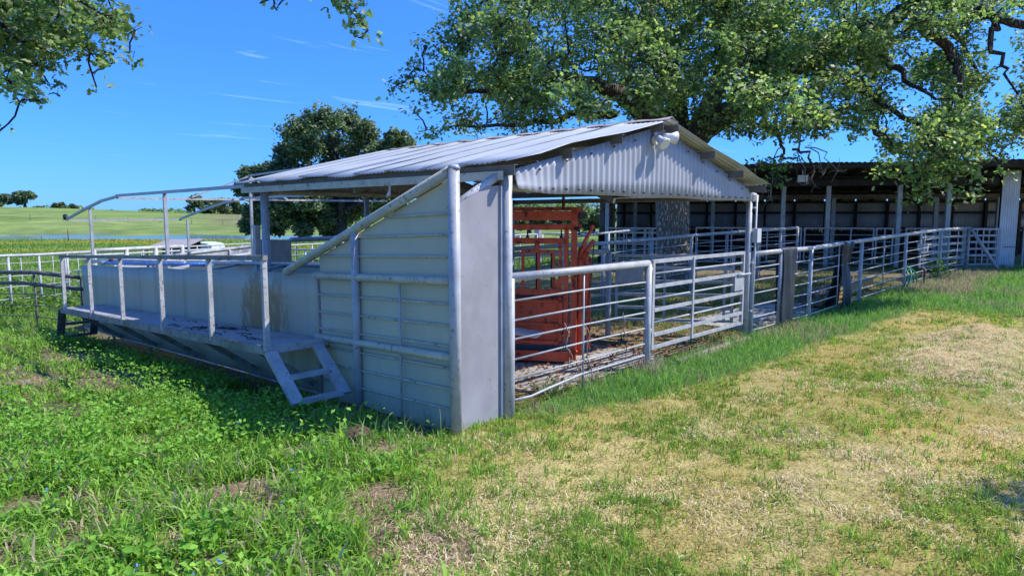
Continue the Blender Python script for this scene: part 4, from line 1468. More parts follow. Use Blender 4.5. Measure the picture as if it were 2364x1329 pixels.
def leaves_mesh(name, P, size, cols, mat, parent, flat=.55, droop=.25, lobed=False):
    """one small folded leaf per point"""
    n = len(P)
    th = RNG.uniform(0, 2 * math.pi, n)
    el = RNG.normal(-droop, .5, n)
    d = np.stack([np.cos(th) * np.cos(el), np.sin(th) * np.cos(el), np.sin(el)], 1)
    up = RNG.normal(0, flat, (n, 3)) + np.array([0, 0, 1.0])
    s = np.cross(d, up)
    s /= np.linalg.norm(s, axis=1)[:, None] + 1e-9
    nn = np.cross(s, d)
    L = (size * RNG.uniform(.65, 1.25, n))[:, None]
    W = L * .33
    if lobed:
        rows = [(0, 0, 0), (.32, -1.0, .10), (.32, 1.0, .10), (.55, -.5, .05), (.55, .5, .05), (.78, -.95, .02), (.78, .95, .02), (1.05, 0, -.06)]
        V = np.stack([P + d * L * a + s * W * b + nn * L * c for a, b, c in rows], 1).reshape(-1, 3)
        tri = np.array([(0, 2, 1), (1, 2, 4), (1, 4, 3), (3, 4, 6), (3, 6, 5), (5, 6, 7)])
        k = 8
    else:
        V = np.stack([P, P + d * L * .5 - s * W + nn * L * .10, P + d * L * 1.0 - nn * L * .08, P + d * L * .5 + s * W + nn * L * .10], 1).reshape(-1, 3)
        tri = np.array([(0, 2, 1), (0, 3, 2)])
        k = 4
    T = (np.arange(n)[:, None, None] * k + tri[None]).reshape(-1, 3)
    return link_mesh(name, V, T, mat, parent, cols=np.repeat(cols, k, 0))


def leaf_cols(n, dark=(.11, .20, .06), mid=(.20, .32, .095), pale=(.31, .40, .10), grey=(.28, .34, .20), clump=None):
    u = RNG.random(n)
    c = np.where((u < .45)[:, None], np.array(dark), np.where((u < .77)[:, None], np.array(mid), np.where((u < .86)[:, None], np.array(pale), np.array(grey))))
    v = RNG.uniform(.75, 1.25, n)
    if clump is not None:
        v = v * clump
    return c * v[:, None]


def wiggle(p, q, n, amp):
    p, q = np.array(p, float), np.array(q, float)
    out = [p]
    L = np.linalg.norm(q - p)
    off = np.zeros(3)
    for k in range(1, n):
        t = k / n
        off = off * .5 + RNG.normal(0, amp * L, 3)
        out.append(p + (q - p) * t + off * math.sin(math.pi * t) + np.array([0, 0, .06 * L * math.sin(math.pi * t)]))
    out.append(q)
    return out


def inside(poly, x, y):
    c = False
    j = len(poly) - 1
    for i in range(len(poly)):
        xi, yi = poly[i]
        xj, yj = poly[j]
        if (yi > y) != (yj > y) and x < (xj - xi) * (y - yi) / (yj - yi) + xi:
            c = not c
        j = i
    return c


def crown_from(clumps, nodes, name_t, leaf_size, per, mat, parent, lobed=True, tip_r=.2, twig_r=.035, bare=()):
    """clumps: (centre, radius). Each hangs on a limb's nearest point by a wavering branch that splits into twigs; leaves sit round the twig tips."""
    nodes = [np.array(q) for q in nodes]
    nodes_a = np.array(nodes)
    mb = MB()
    PP, CC = [], []
    order = sorted(range(len(clumps)), key=lambda i: np.min(np.linalg.norm(nodes_a - clumps[i][0], axis=1)))
    for i in order:
        c, r = clumps[i]
        na = np.array(nodes)
        dist = np.linalg.norm(na - c, axis=1) + np.maximum(0, na[:, 2] - c[2]) * .15
        j = int(np.argmin(dist))
        st = na[j]
        L = np.linalg.norm(c - st)
        nb = max(3, int(L / .7) + 2)
        pts = wiggle(st, c, nb, .07)
        r0 = min(twig_r * 1.5, twig_r * (.5 + L * .3))
        mb.tube(pts, list(np.linspace(r0, .010, len(pts))), 5, cap=False)
        for q in pts[1:]:
            nodes.append(q)
        nt = int(per * (r / .7) ** 2)
        tone = RNG.uniform(.75, 1.25)
        for k in range(nt):
            dv = RNG.normal(0, 1, 3)
            dv /= np.linalg.norm(dv)
            dv[2] *= .72
            tip = c + dv * r * RNG.uniform(.35, 1.05)
            s0 = pts[-1 - (k % min(3, len(pts) - 1))]
            if k % 2 == 0:
                mid = (s0 + tip) / 2 + RNG.normal(0, .06, 3)
                mb.tube([s0, mid, tip], [.009, .006, .004], 3, cap=False)
            nl = RNG.integers(7, 14)
            PP.append(tip + RNG.normal(0, tip_r * .5, (nl, 3)) * np.array([1, 1, .8]))
            CC.append(np.full(nl, tone * RNG.uniform(.85, 1.15)))
    mb.build('branches', M['dark_bark'], parent)
    P = np.concatenate(PP)
    return leaves_mesh('leaves', P, leaf_size, leaf_cols(len(P), clump=np.concatenate(CC)), mat, parent, lobed=lobed)


# the great oak behind the shed
ob = at(1556, 668, 19.4)
oz = gz(ob[0], ob[1])
oak = thing('oak_tree', 'great spreading oak with a thick furrowed trunk behind the gabled shed', 'tree', (ob[0], ob[1], oz))
limbs = []


def limb(pts, rs, n=10):
    """polyline through (px, py, D) points, smoothed and a little crooked"""
    P = [at(*p) for p in pts]
    out, ro = [], []
    for i in range(len(P) - 1):
        for k in range(3):
            t = k / 3
            out.append(P[i] + (P[i + 1] - P[i]) * t + (RNG.normal(0, .05, 3) if k else 0))
            ro.append(rs[i] + (rs[i + 1] - rs[i]) * t)
    out.append(P[-1])
    ro.append(rs[-1])
    limbs.append((out, ro))
    return out, ro


trunk_pts = [at(1556, 690, 19.4), at(1556, 655, 19.4), at(1555, 610, 19.4), at(1554, 540, 19.4), at(1552, 455, 19.4), at(1562, 390, 19.4), at(1585, 330, 19.3)]
mb = MB()
n = 28
rs_ = [.66, .56, .49, .465, .47, .46, .50]
# fluted trunk: rings with lobes at the root
b = len(mb.v)
fine = []
fr_ = []
for i in range(len(trunk_pts) - 1):
    for k in range(5):
        t = k / 5
        fine.append(trunk_pts[i] + (trunk_pts[i + 1] - trunk_pts[i]) * t)
        fr_.append(rs_[i] + (rs_[i + 1] - rs_[i]) * t)
for i, (p, r) in enumerate(zip(fine, fr_)):
    for k in range(n):
        t = 2 * math.pi * k / n
        fl_ = max(0, 1 - i / 9)
        rr = r * (1 + .10 * fl_ * math.sin(5 * t + 1) + .03 * math.sin(9 * t + i * .5) + .035 * vnoise(k * 1.0, i * 1.0, 1.7, 5))
        mb.v.append(tuple(p + np.array([math.cos(t) * rr, math.sin(t) * rr, 0])))
for i in range(len(fine) - 1):
    for k in range(n):
        q = b + i * n
        mb.f.append((q + k, q + (k + 1) % n, q + n + (k + 1) % n, q + n + k))
        mb.s.append(True)
mb.build('trunk', M['bark'], oak)
limb([(1560, 400, 19.4), (1600, 318, 19.1), (1645, 285, 18.8), (1705, 252, 18.4), (1820, 168, 17.8), (1900, 122, 17.3), (1985, 80, 17), (2050, 55, 16.8), (2105, 22, 16.5), (2135, -50, 16)], [.44, .40, .34, .32, .27, .26, .24, .22, .20, .15])
limb([(1570, 390, 19.4), (1548, 300, 19.2), (1506, 268, 18.8), (1458, 231, 18.4), (1417, 212, 18), (1350, 190, 17.6), (1269, 177, 17.2), (1199, 184, 16.8), (1110, 210, 16.3), (1010, 195, 16)], [.40, .34, .31, .28, .22, .16, .14, .10, .06, .03])
limb([(1580, 350, 19.4), (1560, 230, 19.6), (1530, 150, 19.8), (1500, 60, 20), (1475, -60, 20.5), (1460, -180, 21)], [.38, .31, .28, .24, .2, .14])
limb([(1590, 340, 19.4), (1640, 240, 20.3), (1690, 120, 21), (1755, 20, 21.5), (1830, -90, 22)], [.36, .30, .26, .22, .16])
limb([(1420, 262, 18.6), (1380, 266, 18.4), (1316, 262, 18), (1270, 282, 17.6), (1180, 290, 17), (1060, 290, 16.4)], [.12, .11, .09, .07, .05, .03])
limb([(2113, 41, 16.6), (2126, 60, 16.5), (2173, 95, 16.3), (2198, 136, 16.2), (2217, 172, 16), (2225, 230, 15.8)], [.14, .13, .12, .10, .07, .03])
limb([(2113, 41, 16.6), (2173, 57, 16.8), (2220, 92, 17), (2239, 135, 17.1), (2285, 190, 17.3)], [.10, .09, .07, .05, .03])
limb([(2110, 12, 16.5), (2160, 2, 16.3), (2220, 8, 16.1), (2271, 22, 15.9), (2296, 42, 15.7), (2364, 58, 15.4), (2450, 62, 15)], [.15, .13, .12, .12, .11, .10, .09])
limb([(2293, 41, 15.7), (2286, 100, 15.6), (2312, 152, 15.5), (2332, 192, 15.4)], [.07, .06, .045, .025])
limb([(1968, 107, 17.2), (2037, 130, 17), (2072, 155, 16.8), (2110, 200, 16.4), (2160, 230, 16)], [.12, .10, .08, .05, .03])
limb([(1880, 150, 17.6), (1895, 168, 17.7), (1952, 186, 18), (2000, 221, 18.2), (2050, 260, 18.5)], [.18, .16, .14, .1, .05])
limb([(2020, 280, 18.6), (2040, 315, 18.5), (2060, 350, 18.3), (2140, 375, 17.6)], [.10, .10, .07, .03])
limb([(1700, 260, 18.4), (1760, 290, 18), (1800, 320, 17.4), (1810, 345, 16.8), (1800, 370, 16.2)], [.09, .07, .05, .035, .02])
limb([(1830, 345, 17), (1870, 350, 16.6), (1880, 395, 16.2), (1872, 440, 16)], [.035, .03, .02, .012])
limb([(2000, 221, 18.2), (2130, 290, 16), (2180, 350, 15), (2210, 400, 14.6)], [.07, .06, .04, .02])
mb = MB()
nodes = []
for o_, r_ in limbs:
    mb.tube(o_, r_, 10)
    nodes += o_
mb.build('limbs', M['limb_bark'], oak)
poly = [(893, 205), (930, 150), (985, 85), (1040, 80), (1030, 20), (1060, -60), (1060, -330), (2560, -330), (2560, 320), (2364, 330), (2310, 335), (2250, 375), (2000, 372), (1960, 310), (1880, 325), (1810, 330), (1700, 330), (1640, 300), (1560, 275), (1400, 292), (1250, 312), (1130, 325), (990, 330), (975, 285), (955, 262), (985, 232), (940, 218)]
holes = [(2300, 105, 75, 75), (2145, 95, 45, 40), (1740, 350, 80, 35), (2105, 70, 30, 30), (1960, 345, 60, 40), (2085, 290, 30, 40), (1110, 245, 30, 22), (1500, 215, 14, 10), (985, 245, 30, 14), (2330, 180, 40, 50), (1045, 45, 14, 25)]
clumps = []
tries = 0
while len(clumps) < 430 and tries < 9000:
    tries += 1
    px, py = RNG.uniform(890, 2560), RNG.uniform(-330, 375)
    if not inside(poly, px, py):
        continue
    if any(((px - hx) / hw) ** 2 + ((py - hy) / hh) ** 2 < 1.35 for hx, hy, hw, hh in holes):
        continue
    if py < -40 and RNG.random() < .72:
        continue
    D = RNG.uniform(14.5, 23.5)
    if px < 1100:
        D = RNG.uniform(15.0, 18.0)
    if py > 250 and 1100 < px < 1650:
        D = RNG.uniform(16.5, 22)
    r_ = RNG.uniform(.42, .8)
    edge_px = r_ * 1529 / D * .8
    if not all(inside(poly, px + a_, py + b2) for a_, b2 in ((edge_px, 0), (-edge_px, 0), (0, edge_px), (0, -edge_px))):
        r_ *= .6
        edge_px *= .6
        if not all(inside(poly, px + a_, py + b2) for a_, b2 in ((edge_px, 0), (-edge_px, 0), (0, edge_px * .8))):
            continue
    clumps.append((at(px, py, D), r_))
for px, py, D, r_ in ((905, 205, 16, .22), (935, 190, 16, .3), (960, 160, 16, .32), (985, 105, 16.2, .3), (1000, 210, 16, .35), (955, 255, 16.2, .2), (985, 300, 16.3, .26), (1010, 310, 16.3, .25), (1045, 60, 16, .25), (1080, 20, 16.4, .35),
                      (1765, 375, 15.8, .30), (1800, 395, 15.6, .34), (1790, 425, 15.6, .2), (1830, 370, 15.8, .26), (1700, 300, 17, .4), (1740, 310, 17, .35), (1730, 385, 16.5, .16), (1875, 445, 16, .12),
                      (2060, 385, 14.8, .42), (2120, 400, 14.6, .48), (2180, 395, 14.6, .48), (2105, 445, 14.4, .26), (2150, 430, 14.4, .36), (2230, 390, 14.5, .36), (2250, 440, 14.4, .26), (2225, 455, 14.3, .2), (2025, 400, 14.9, .2), (2280, 350, 15, .4),
                      (2340, 330, 15, .5), (2200, 340, 15.5, .5), (2120, 350, 15.5, .5), (2360, 270, 15.5, .5), (2330, 400, 14.8, .2), (2270, 180, 16, .3), (2255, 120, 16, .25), (2230, 60, 16.5, .3), (2290, 20, 17, .3)):
    clumps.append((at(px, py, D), r_))
for k in range(60):
    px, py = RNG.uniform(1230, 1960), RNG.uniform(60, 290)
    if inside(poly, px, py + 25):
        clumps.append((at(px, py, RNG.uniform(13.2, 16)), RNG.uniform(.3, .5)))
for k in range(20):
    px, py = RNG.uniform(1990, 2380), RNG.uniform(255, 372)
    clumps.append((at(px, py, RNG.uniform(13.2, 16)), RNG.uniform(.28, .45)))
crown_from(clumps, nodes, 'oak', .118, 33, M['leaf'], oak, tip_r=.22)
# bare grey twigs hanging in front of the barn
mb = MB()
for px, py, D in ((1900, 405, 15.8), (1935, 395, 16), (1780, 440, 15.8), (1862, 425, 16)):
    p = at(px, py, D)
    for k in range(5):
        q = p + RNG.normal(0, .22, 3)
        w_ = wiggle(p, q, 4, .12)
        mb.tube(w_, [.010, .008, .007, .005, .003], 4, cap=False)
    mb.tube(wiggle(at(1830 + (px - 1830) * .4, 340, 16.6), p, 5, .08), [.016, .015, .014, .012, .010, .009], 5, cap=False)
mb.build('bare_twigs', M['plank'], oak)

# an oak beside the camera whose boughs hang in at the upper left
ov = thing('overhanging_oak', 'leafy oak boughs hanging in from a tree at the upper left corner', 'tree', (-5.2, 8.6, gz(-5.2, 8.6)))
limbs = []
MB().tube([(-5.2, 8.6, -.3), (-5.15, 8.6, .6), (-5.0, 8.5, 2.2), (-4.6, 8.5, 3.6), (-4.0, 8.4, 5.0)], [.55, .40, .36, .33, .28], 14).build('trunk', M['bark'], ov)
lb = []
for P, rs_ in (([(-4.6, 8.5, 3.6), (-2.5, 8.8, 4.6), (-.4, 9.0, 5.2), (1.0, 9.1, 5.4), (2.2, 9.0, 5.2)], [.24, .18, .12, .07, .03]),
               ([(-4.0, 8.4, 5.0), (-1.6, 8.0, 6.0), (1.0, 7.6, 6.4), (3.2, 7.2, 6.3), (4.4, 7.0, 5.9)], [.22, .17, .11, .06, .025]),
               ([(-2.5, 8.8, 4.6), (-.8, 9.2, 4.6), (.6, 9.4, 4.3), (1.4, 9.5, 3.9)], [.12, .09, .05, .02]),
               ([(-4.0, 8.4, 5.0), (-4.6, 7.6, 7.0), (-5.0, 7.2, 8.6)], [.22, .15, .06])):
    limbs.append((P, rs_))
mb = MB()
nodes = []
for P, rs_ in limbs:
    fine = []
    fr_ = []
    for i in range(len(P) - 1):
        for k in range(4):
            t = k / 4
            fine.append(np.array(P[i]) + (np.array(P[i + 1]) - np.array(P[i])) * t + RNG.normal(0, .03, 3))
            fr_.append(rs_[i] + (rs_[i + 1] - rs_[i]) * t)
    fine.append(np.array(P[-1]))
    fr_.append(rs_[-1])
    mb.tube(fine, fr_, 8)
    nodes += fine
mb.build('limbs', M['limb_bark'], ov)
poly = [(-160, -120), (270, -120), (285, 0), (318, 72), (300, 132), (250, 150), (235, 205), (212, 200), (180, 140), (120, 180), (112, 250), (40, 252), (0, 195), (-160, 220)]
clumps = []
tries = 0
while len(clumps) < 125 and tries < 4000:
    tries += 1
    px, py = RNG.uniform(-160, 318), RNG.uniform(-120, 252)
    D = RNG.uniform(7.2, 9.6)
    r_ = RNG.uniform(.16, .3)
    ep = r_ * 1529 / D * .75
    if not all(inside(poly, px + a_, py + b2) for a_, b2 in ((0, 0), (ep, 0), (0, ep))):
        continue
    if py > 110 and RNG.random() < .3:
        continue
    clumps.append((at(px, py, D), r_))
for px, py, D, r_ in ((222, 200, 8, .09), (236, 160, 8, .10), (300, 122, 8, .12), (265, 145, 8, .08), (312, 70, 8, .1), (-4, 305, 8.2, .10), (95, 235, 8.3, .16), (45, 235, 8.3, .14), (110, 190, 8.2, .14),
                      (600, 8, 8, .08), (640, 25, 8, .06), (655, 0, 8, .12), (735, -8, 8, .06), (795, 5, 7.8, .17), (812, 30, 7.8, .17), (835, 55, 7.8, .17), (825, -20, 7.8, .2), (850, 70, 7.8, .10), (830, 88, 7.8, .09), (760, -60, 8, .3), (680, -70, 8, .3), (850, -50, 7.8, .25), (560, -60, 8.2, .25)):
    clumps.append((at(px, py, D), r_))
crown_from(clumps, nodes, 'oak', .085, 62, M['leaf'], ov, tip_r=.14, twig_r=.02)

# an oak out past the right edge, whose shade reaches the grass there
ro = thing('shade_oak', 'oak standing just past the right edge that shades the grass corner', 'tree', (14.0, -5.0, 0))
MB().tube([(14, -5, -.2), (13.9, -4.95, 1.0), (13.5, -4.7, 3.0), (12.4, -4.0, 4.6), (11.0, -3.5, 5.3), (9.9, -3.1, 5.3)], [.5, .38, .32, .22, .12, .06], 10).build('trunk', M['bark'], ro)
nodes = [np.array(p) for p in ((12.4, -4.0, 4.6), (11.5, -3.6, 5.1), (10.8, -3.2, 5.4), (9.6, -2.6, 5.5), (13.5, -4.7, 3.5))]
clumps = [(np.array((9.6, -2.9, 5.2)) + RNG.normal(0, 1, 3) * np.array([.4, .3, .25]), .4) for k in range(6)] + [(np.array((14.8, -7.0, 6.0)) + RNG.normal(0, 1, 3) * np.array([1.5, 1.5, .8]), .6) for k in range(14)]
crown_from(clumps, nodes, 'oak', .11, 26, M['leaf'], ro, tip_r=.2)


def round_oak(name, label, base, Hh, Wd, nl, leaf, skirt=.12, lobes=16, group=None, cat='tree', mat='far_leaf', tone=1.0, seed=0, squash=.8, shell=.55, blue=0.0, trunk=True, lobe_px=None):
    """a free standing tree: trunk, forking limbs and lumpy crown of leaf clumps"""
    rg = np.random.default_rng(seed + 3)
    x, y = base
    z0 = gz(x, y)
    t = thing(name, label, cat, (x, y, z0), group)
    cz_ = z0 + Hh * (skirt + (1 - skirt) * .5)
    L = []
    for k in range(lobes):
        u = rg.uniform(-.75, 1)
        a_ = rg.uniform(0, 2 * math.pi)
        q = math.sqrt(max(0, 1 - u * u)) * rg.uniform(.45, 1.0)
        c = np.array([x + math.cos(a_) * q * Wd * .36, y + math.sin(a_) * q * Wd * .36, cz_ + u * Hh * (1 - skirt) * .36])
        L.append((c, rg.uniform(.13, .22) * min(Wd, Hh * 1.2)))
    if lobe_px:
        L = [(at(px, py, rg.uniform(D - 2.6, D + 2.6)), rp * D / 1529) for px, py, rp, D in lobe_px]
        lobes = len(L)
    if trunk:
        mb = MB()
        mb.tube([(x, y, z0 - .3), (x, y, z0 + Hh * .16), (x + .02 * Wd, y, z0 + Hh * .4)], [Wd * .055, Wd * .042, Wd * .03], 8)
        for c, r in L:
            mb.tube(wiggle((x, y, z0 + Hh * rg.uniform(.2, .4)), c, 4, .06), [Wd * .022, Wd * .016, Wd * .01, Wd * .006, Wd * .003], 5, cap=False)
        mb.build('trunk', M['dark_bark'], t)
    per = nl // lobes
    P, CL = [], []
    for c, r in L:
        # clusters on the lobe's surface
        nc = max(6, per // 14)
        v = rg.normal(0, 1, (nc, 3))
        v /= np.linalg.norm(v, axis=1)[:, None]
        v[:, 2] *= squash
        cc = c + v * r * rg.uniform(shell, 1.05, (nc, 1))
        pp = np.repeat(cc, 14, 0) + rg.normal(0, r * .12, (nc * 14, 3))
        P.append(pp)
        CL.append(np.repeat(rg.uniform(.7, 1.25, nc), 14))
    P = np.concatenate(P)
    k = P[:, 2] > z0 + Hh * skirt * .6
    P, CL = P[k], np.concatenate(CL)[k]
    cols = leaf_cols(len(P), (.085, .14, .06), (.17, .235, .10), (.25, .30, .13), (.26, .30, .20), CL * tone)
    leaves_mesh('leaves', P, leaf, cols, M[mat], t, lobed=False, flat=.8)
    return t


p = at(785, 520, 44)
round_oak('field_oak', 'round dark green oak in the field behind the bare canopy frame', p[:2], 11.2, 11.5, 60000, .25, skirt=.0, seed=5, tone=1.0, shell=.35,
          lobe_px=[(a_, b2, c_ * .8, 44) for a_, b2, c_ in ((690, 300, 55), (745, 278, 50), (800, 278, 46), (840, 305, 45), (700, 345, 50), (760, 335, 60), (820, 350, 60), (665, 350, 36), (655, 385, 46), (610, 400, 34), (575, 405, 28), (565, 435, 26), (590, 440, 36), (640, 430, 48), (700, 410, 55), (770, 400, 60), (840, 400, 60), (880, 350, 46), (915, 320, 34), (935, 330, 26), (925, 365, 36), (890, 410, 50), (590, 490, 36), (575, 520, 26), (640, 485, 46), (690, 500, 46), (640, 525, 26), (700, 530, 22), (745, 500, 46), (795, 490, 50), (760, 535, 24), (850, 470, 56), (905, 460, 46), (940, 430, 40), (610, 465, 30), (720, 455, 50))])
TD = [('hill_tree', 'lone umbrella shaped tree on the crest at the far left', 58, 238, 6.3, 11.5, 14, .22), ('hill_tree', 'dark tree cut by the left frame edge on the far crest', 2, 235, 5.2, 11, 13, .1), ('hill_tree', 'low dark double tree on the crest right of the umbrella shaped tree', 137, 250, 3.2, 7.5, 8, .0),
      ('hill_tree', 'tiny bush standing on the crest above the canopy rail', 169, 262, 2.4, 3.5, 6, .0), ('hill_tree', 'rounded tree at the left end of the clump below the canopy cross bar', 449, 235, 6.6, 8, 10, .02),
      ('hill_tree', 'middle tree of the clump below the canopy cross bar', 487, 240, 5.2, 11, 10, .02), ('hill_tree', 'right hand tree of the clump near the field oak', 525, 244, 6.0, 13, 12, .02), ('hill_tree', 'low tree between the clump and the field oak', 552, 248, 4.2, 8, 8, .02)]
for i, (nm, lb, px, D, h_t, w_t, lobes, sk) in enumerate(TD):
    p = at(px, 480, D)
    round_oak(nm, lb, p[:2], h_t, w_t, 3600, .75, skirt=sk, lobes=lobes, seed=20 + i, tone=.95, group='trees along the far crest')
TF = [('meadow_tree', 'tree with spreading crown seen through the shed just left of the steady pipe', 1222, 120, 4.9, 9, .05), ('meadow_tree', 'pale green tree in the middle of the opening above the red chute', 1290, 150, 5.0, 15, .0), ('meadow_tree', 'tall blue green tree at the field edge beside the barn end wall', 1368, 112, 5.8, 12, .06),
      ('meadow_tree', 'blue green tree showing sunlight under its crown right of the steady pipe', 1335, 118, 4.6, 8, .14)]
for i, (nm, lb, px, D, h_t, w_t, sk) in enumerate(TF):
    p = at(px, 500, D)
    round_oak(nm, lb, p[:2], h_t, w_t, 6500, .50, skirt=sk, lobes=14, seed=40 + i, tone=1.0, group='trees at the field edge seen through the shed')
# far wood along the horizon: reads as one mass
PP, CL = [], []
for k in range(300):
    l_ = RNG.uniform(-330, 140)
    D = RNG.uniform(330, 420)
    if l_ / D < -.45 and RNG.random() < .75:
        continue
    p = lat(l_, D)
    h_t = RNG.uniform(2.6, 5.0) + (4.5 if -.02 < l_ / D < .12 else 0) - (2.2 if l_ / D < -.3 else 0)
    nl = 170
    v = RNG.normal(0, 1, (nl, 3))
    v /= np.linalg.norm(v, axis=1)[:, None]
    PP.append(np.array([p[0], p[1], gz(p[0], p[1]) + h_t * .5]) + v * np.array([7, 7, h_t * .5]) * RNG.uniform(.7, 1, (nl, 1)))
    CL.append(RNG.uniform(.8, 1.2, nl))
P = np.concatenate(PP)
tag(leaves_mesh('treeline', P, 2.0, leaf_cols(len(P), clump=np.concatenate(CL)), M['far_leaf'], None, flat=.9), kind='stuff', label='far line of trees along the horizon', cat='woods')

# ------------------------------------------------------------------ grass and weeds


def blades(name, X, Y, h, w, lean, cols, mat, z_off=0.0, label=None, cat=None, curl=.5):
    n = len(X)
    Z = height(X, Y) - .01 + z_off
    th = RNG.uniform(0, 2 * math.pi, n)
    fac = RNG.uniform(0, 2 * math.pi, n)
    ld = np.stack([np.cos(th), np.sin(th), np.zeros(n)], 1)
    sd = np.stack([np.cos(fac), np.sin(fac), np.zeros(n)], 1)
    P = np.stack([X, Y, Z], 1)
    hh = h[:, None]
    ln = lean[:, None]
    up = np.array([0, 0, 1.0])
    mid = P + up * hh * .55 * (1 - ln * .35) + ld * hh * ln * .35
    tip = P + up * hh * (1 - ln * (.55 + curl * .35)) + ld * hh * ln * .95
    W = w[:, None] * .5
    V = np.stack([P - sd * W * .7, P + sd * W * .7, mid - sd * W, mid + sd * W, tip], 1).reshape(-1, 3)
    tri = np.array([(0, 1, 3), (0, 3, 2), (2, 3, 4)])
    T = (np.arange(n)[:, None, None] * 5 + tri[None]).reshape(-1, 3)
    o = link_mesh(name, V, T, mat, None, cols=np.repeat(cols, 5, 0))
    return tag(o, label, cat, kind='stuff')


def scatter(n, D0, D1, power=1.0, margin=1.08):
    """random ground points in the camera's field, thinning with distance as 1/D**power"""
    u = RNG.random(n)
    if power == 2:
        D = D0 * (D1 / D0) ** u
    else:
        k = 2 - power
        D = (D0 ** k + u * (D1 ** k - D0 ** k)) ** (1 / k)
    l_ = RNG.uniform(-1, 1, n) * D * .785 * margin
    return FH[0] * D + RT[0] * l_, FH[1] * D + RT[1] * l_, D


def mixc(n, a_, b2, t=None):
    t = RNG.random(n) if t is None else t
    return np.array(a_) * (1 - t[:, None]) + np.array(b2) * t[:, None]


def jitter(c, s=.18):
    return c * RNG.uniform(1 - s, 1 + s, (len(c), 1))


FREE = lambda x, y: ~((x > 4.9) & (x < 9.1) & (y > 4.75) & (y < 8.7))

# 1 mown turf, drying out: tufts close by, single blades farther off


def tufts(X, Y, per, spread):
    n = len(X)
    k = np.repeat(np.arange(n), per)
    return X[k] + RNG.normal(0, spread, n * per), Y[k] + RNG.normal(0, spread, n * per), k


X, Y, D = scatter(60000, 3.4, 22, 1.5)
lu, st, pe, fa = zones(X, Y)
pn = fnoise(X, Y, .8, 61)
pn2 = fnoise(X, Y, .28, 62)
pb = fnoise(X * .25 + Y * .05, Y, .75, 65)
keep = (RNG.random(len(X)) > lu * 1.1) & (st < .5) & (pe < .3) & (fa < .5) & (RNG.random(len(X)) < .22 + .95 * sst(.38, .62, pn * .6 + pn2 * .4))
X, Y, pn, pb, pn2, D = X[keep], Y[keep], pn[keep], pb[keep], pn2[keep], D[keep]
n = len(X)
edge = sst(2.4, .1, (X - 2.4) * .86 + 2.95 - Y)
g = sst(.33, .56, pn * .5 + pb * .5 + RNG.normal(0, .09, n) + .16 * edge)
orange = sst(.30, .55, fnoise(X * .4, Y, 1.6, 67)) * sst(4.6, 8.0, X)
lush_t = (RNG.random(n) < .13 + .25 * edge)
g = np.where(lush_t, 1, g)
cg = mixc(n, (.13, .24, .035), (.29, .39, .08))
cg[lush_t] = mixc(int(lush_t.sum()), (.13, .30, .04), (.28, .46, .08))
cy = mixc(n, (.42, .34, .11), (.58, .49, .20))
co = mixc(n, (.50, .31, .045), (.58, .40, .09))
cy = cy * (1 - orange[:, None]) + co * orange[:, None]
ct = jitter(cg * g[:, None] + cy * (1 - g[:, None]), .22)
ht = RNG.uniform(.028, .07, n) * (.65 + .8 * g) * np.where(lush_t, 1.6, 1)
per = 9
X2, Y2, k = tufts(X, Y, per, .032)
blades('mown_grass', X2, Y2, ht[k] * RNG.uniform(.5, 1.2, n * per), RNG.uniform(.006, .011, n * per) * (.75 + D[k] * .05), RNG.uniform(.1, .95, n * per), jitter(ct[k], .14), M['grass'], label='mown grass drying to straw yellow', cat='grass')

# 2 dry clippings lying flat, thick on the raked heaps
X, Y, D = scatter(150000, 3.4, 18, 1.5)
lu, st, pe, fa = zones(X, Y)
pn = fnoise(X, Y, .9, 71)
keep = (lu < .45) & (st < .35) & (pe < .2) & (fa < .5) & (RNG.random(len(X)) < .03 + .6 * sst(.52, .68, pn))
X, Y, D = X[keep], Y[keep], D[keep]
hx, hy = [], []
for mx, my, mr, mh in MOUNDS[:8]:
    k = int(4200 * mr)
    hx.append(mx + RNG.normal(0, mr * .6, k)); hy.append(my + RNG.normal(0, mr * .6, k))
for bx_, by_, br in BARE:
    k = int(420 * br)
    hx.append(bx_ + RNG.normal(0, br * .7, k)); hy.append(by_ + RNG.normal(0, br * .7, k))
for k in range(26):
    mx, my = RNG.uniform(5, 14), RNG.uniform(-.5, 3.0)
    hx.append(mx + RNG.normal(0, .16, 260)); hy.append(my + RNG.normal(0, .12, 260))
X, Y = np.concatenate([X] + hx), np.concatenate([Y] + hy)
n = len(X)
c = mixc(n, (.52, .42, .22), (.78, .68, .43))
blades('dry_clippings', X, Y, RNG.uniform(.03, .11, n), RNG.uniform(.004, .008, n), RNG.uniform(.9, 1.05, n), jitter(c), M['straw'], z_off=.015, label='pale dry grass clippings lying on the turf', cat='clippings', curl=.9)

# 3 lush weeds of the left foreground
X, Y, D = scatter(34000, 3.3, 18, 1.5)
lu, st, pe, fa = zones(X, Y)
pn = fnoise(X, Y, .75, 81)
bare = sst(.54, .64, fnoise(X, Y, 1.1, 84))
keep = (RNG.random(len(X)) < lu * (.25 + .9 * sst(.3, .5, pn)) * (1 - .88 * bare) * (1 - .93 * bare_soil(X, Y))) & ~((X > 4.2) & (Y > 4.6))
X, Y, pn, D = X[keep], Y[keep], pn[keep], D[keep]
n = len(X)
ct = jitter(mixc(n, (.13, .30, .035), (.32, .50, .09)), .2)
dead = RNG.random(n) < .10
ct[dead] = mixc(int(dead.sum()), (.38, .31, .18), (.48, .42, .27))
ht = RNG.uniform(.08, .25, n) * (.5 + 1.1 * pn) * (1 - .5 * sst(3.0, 4.2, X) * sst(6, 5, Y))
per = 10
X2, Y2, k = tufts(X, Y, per, .05)
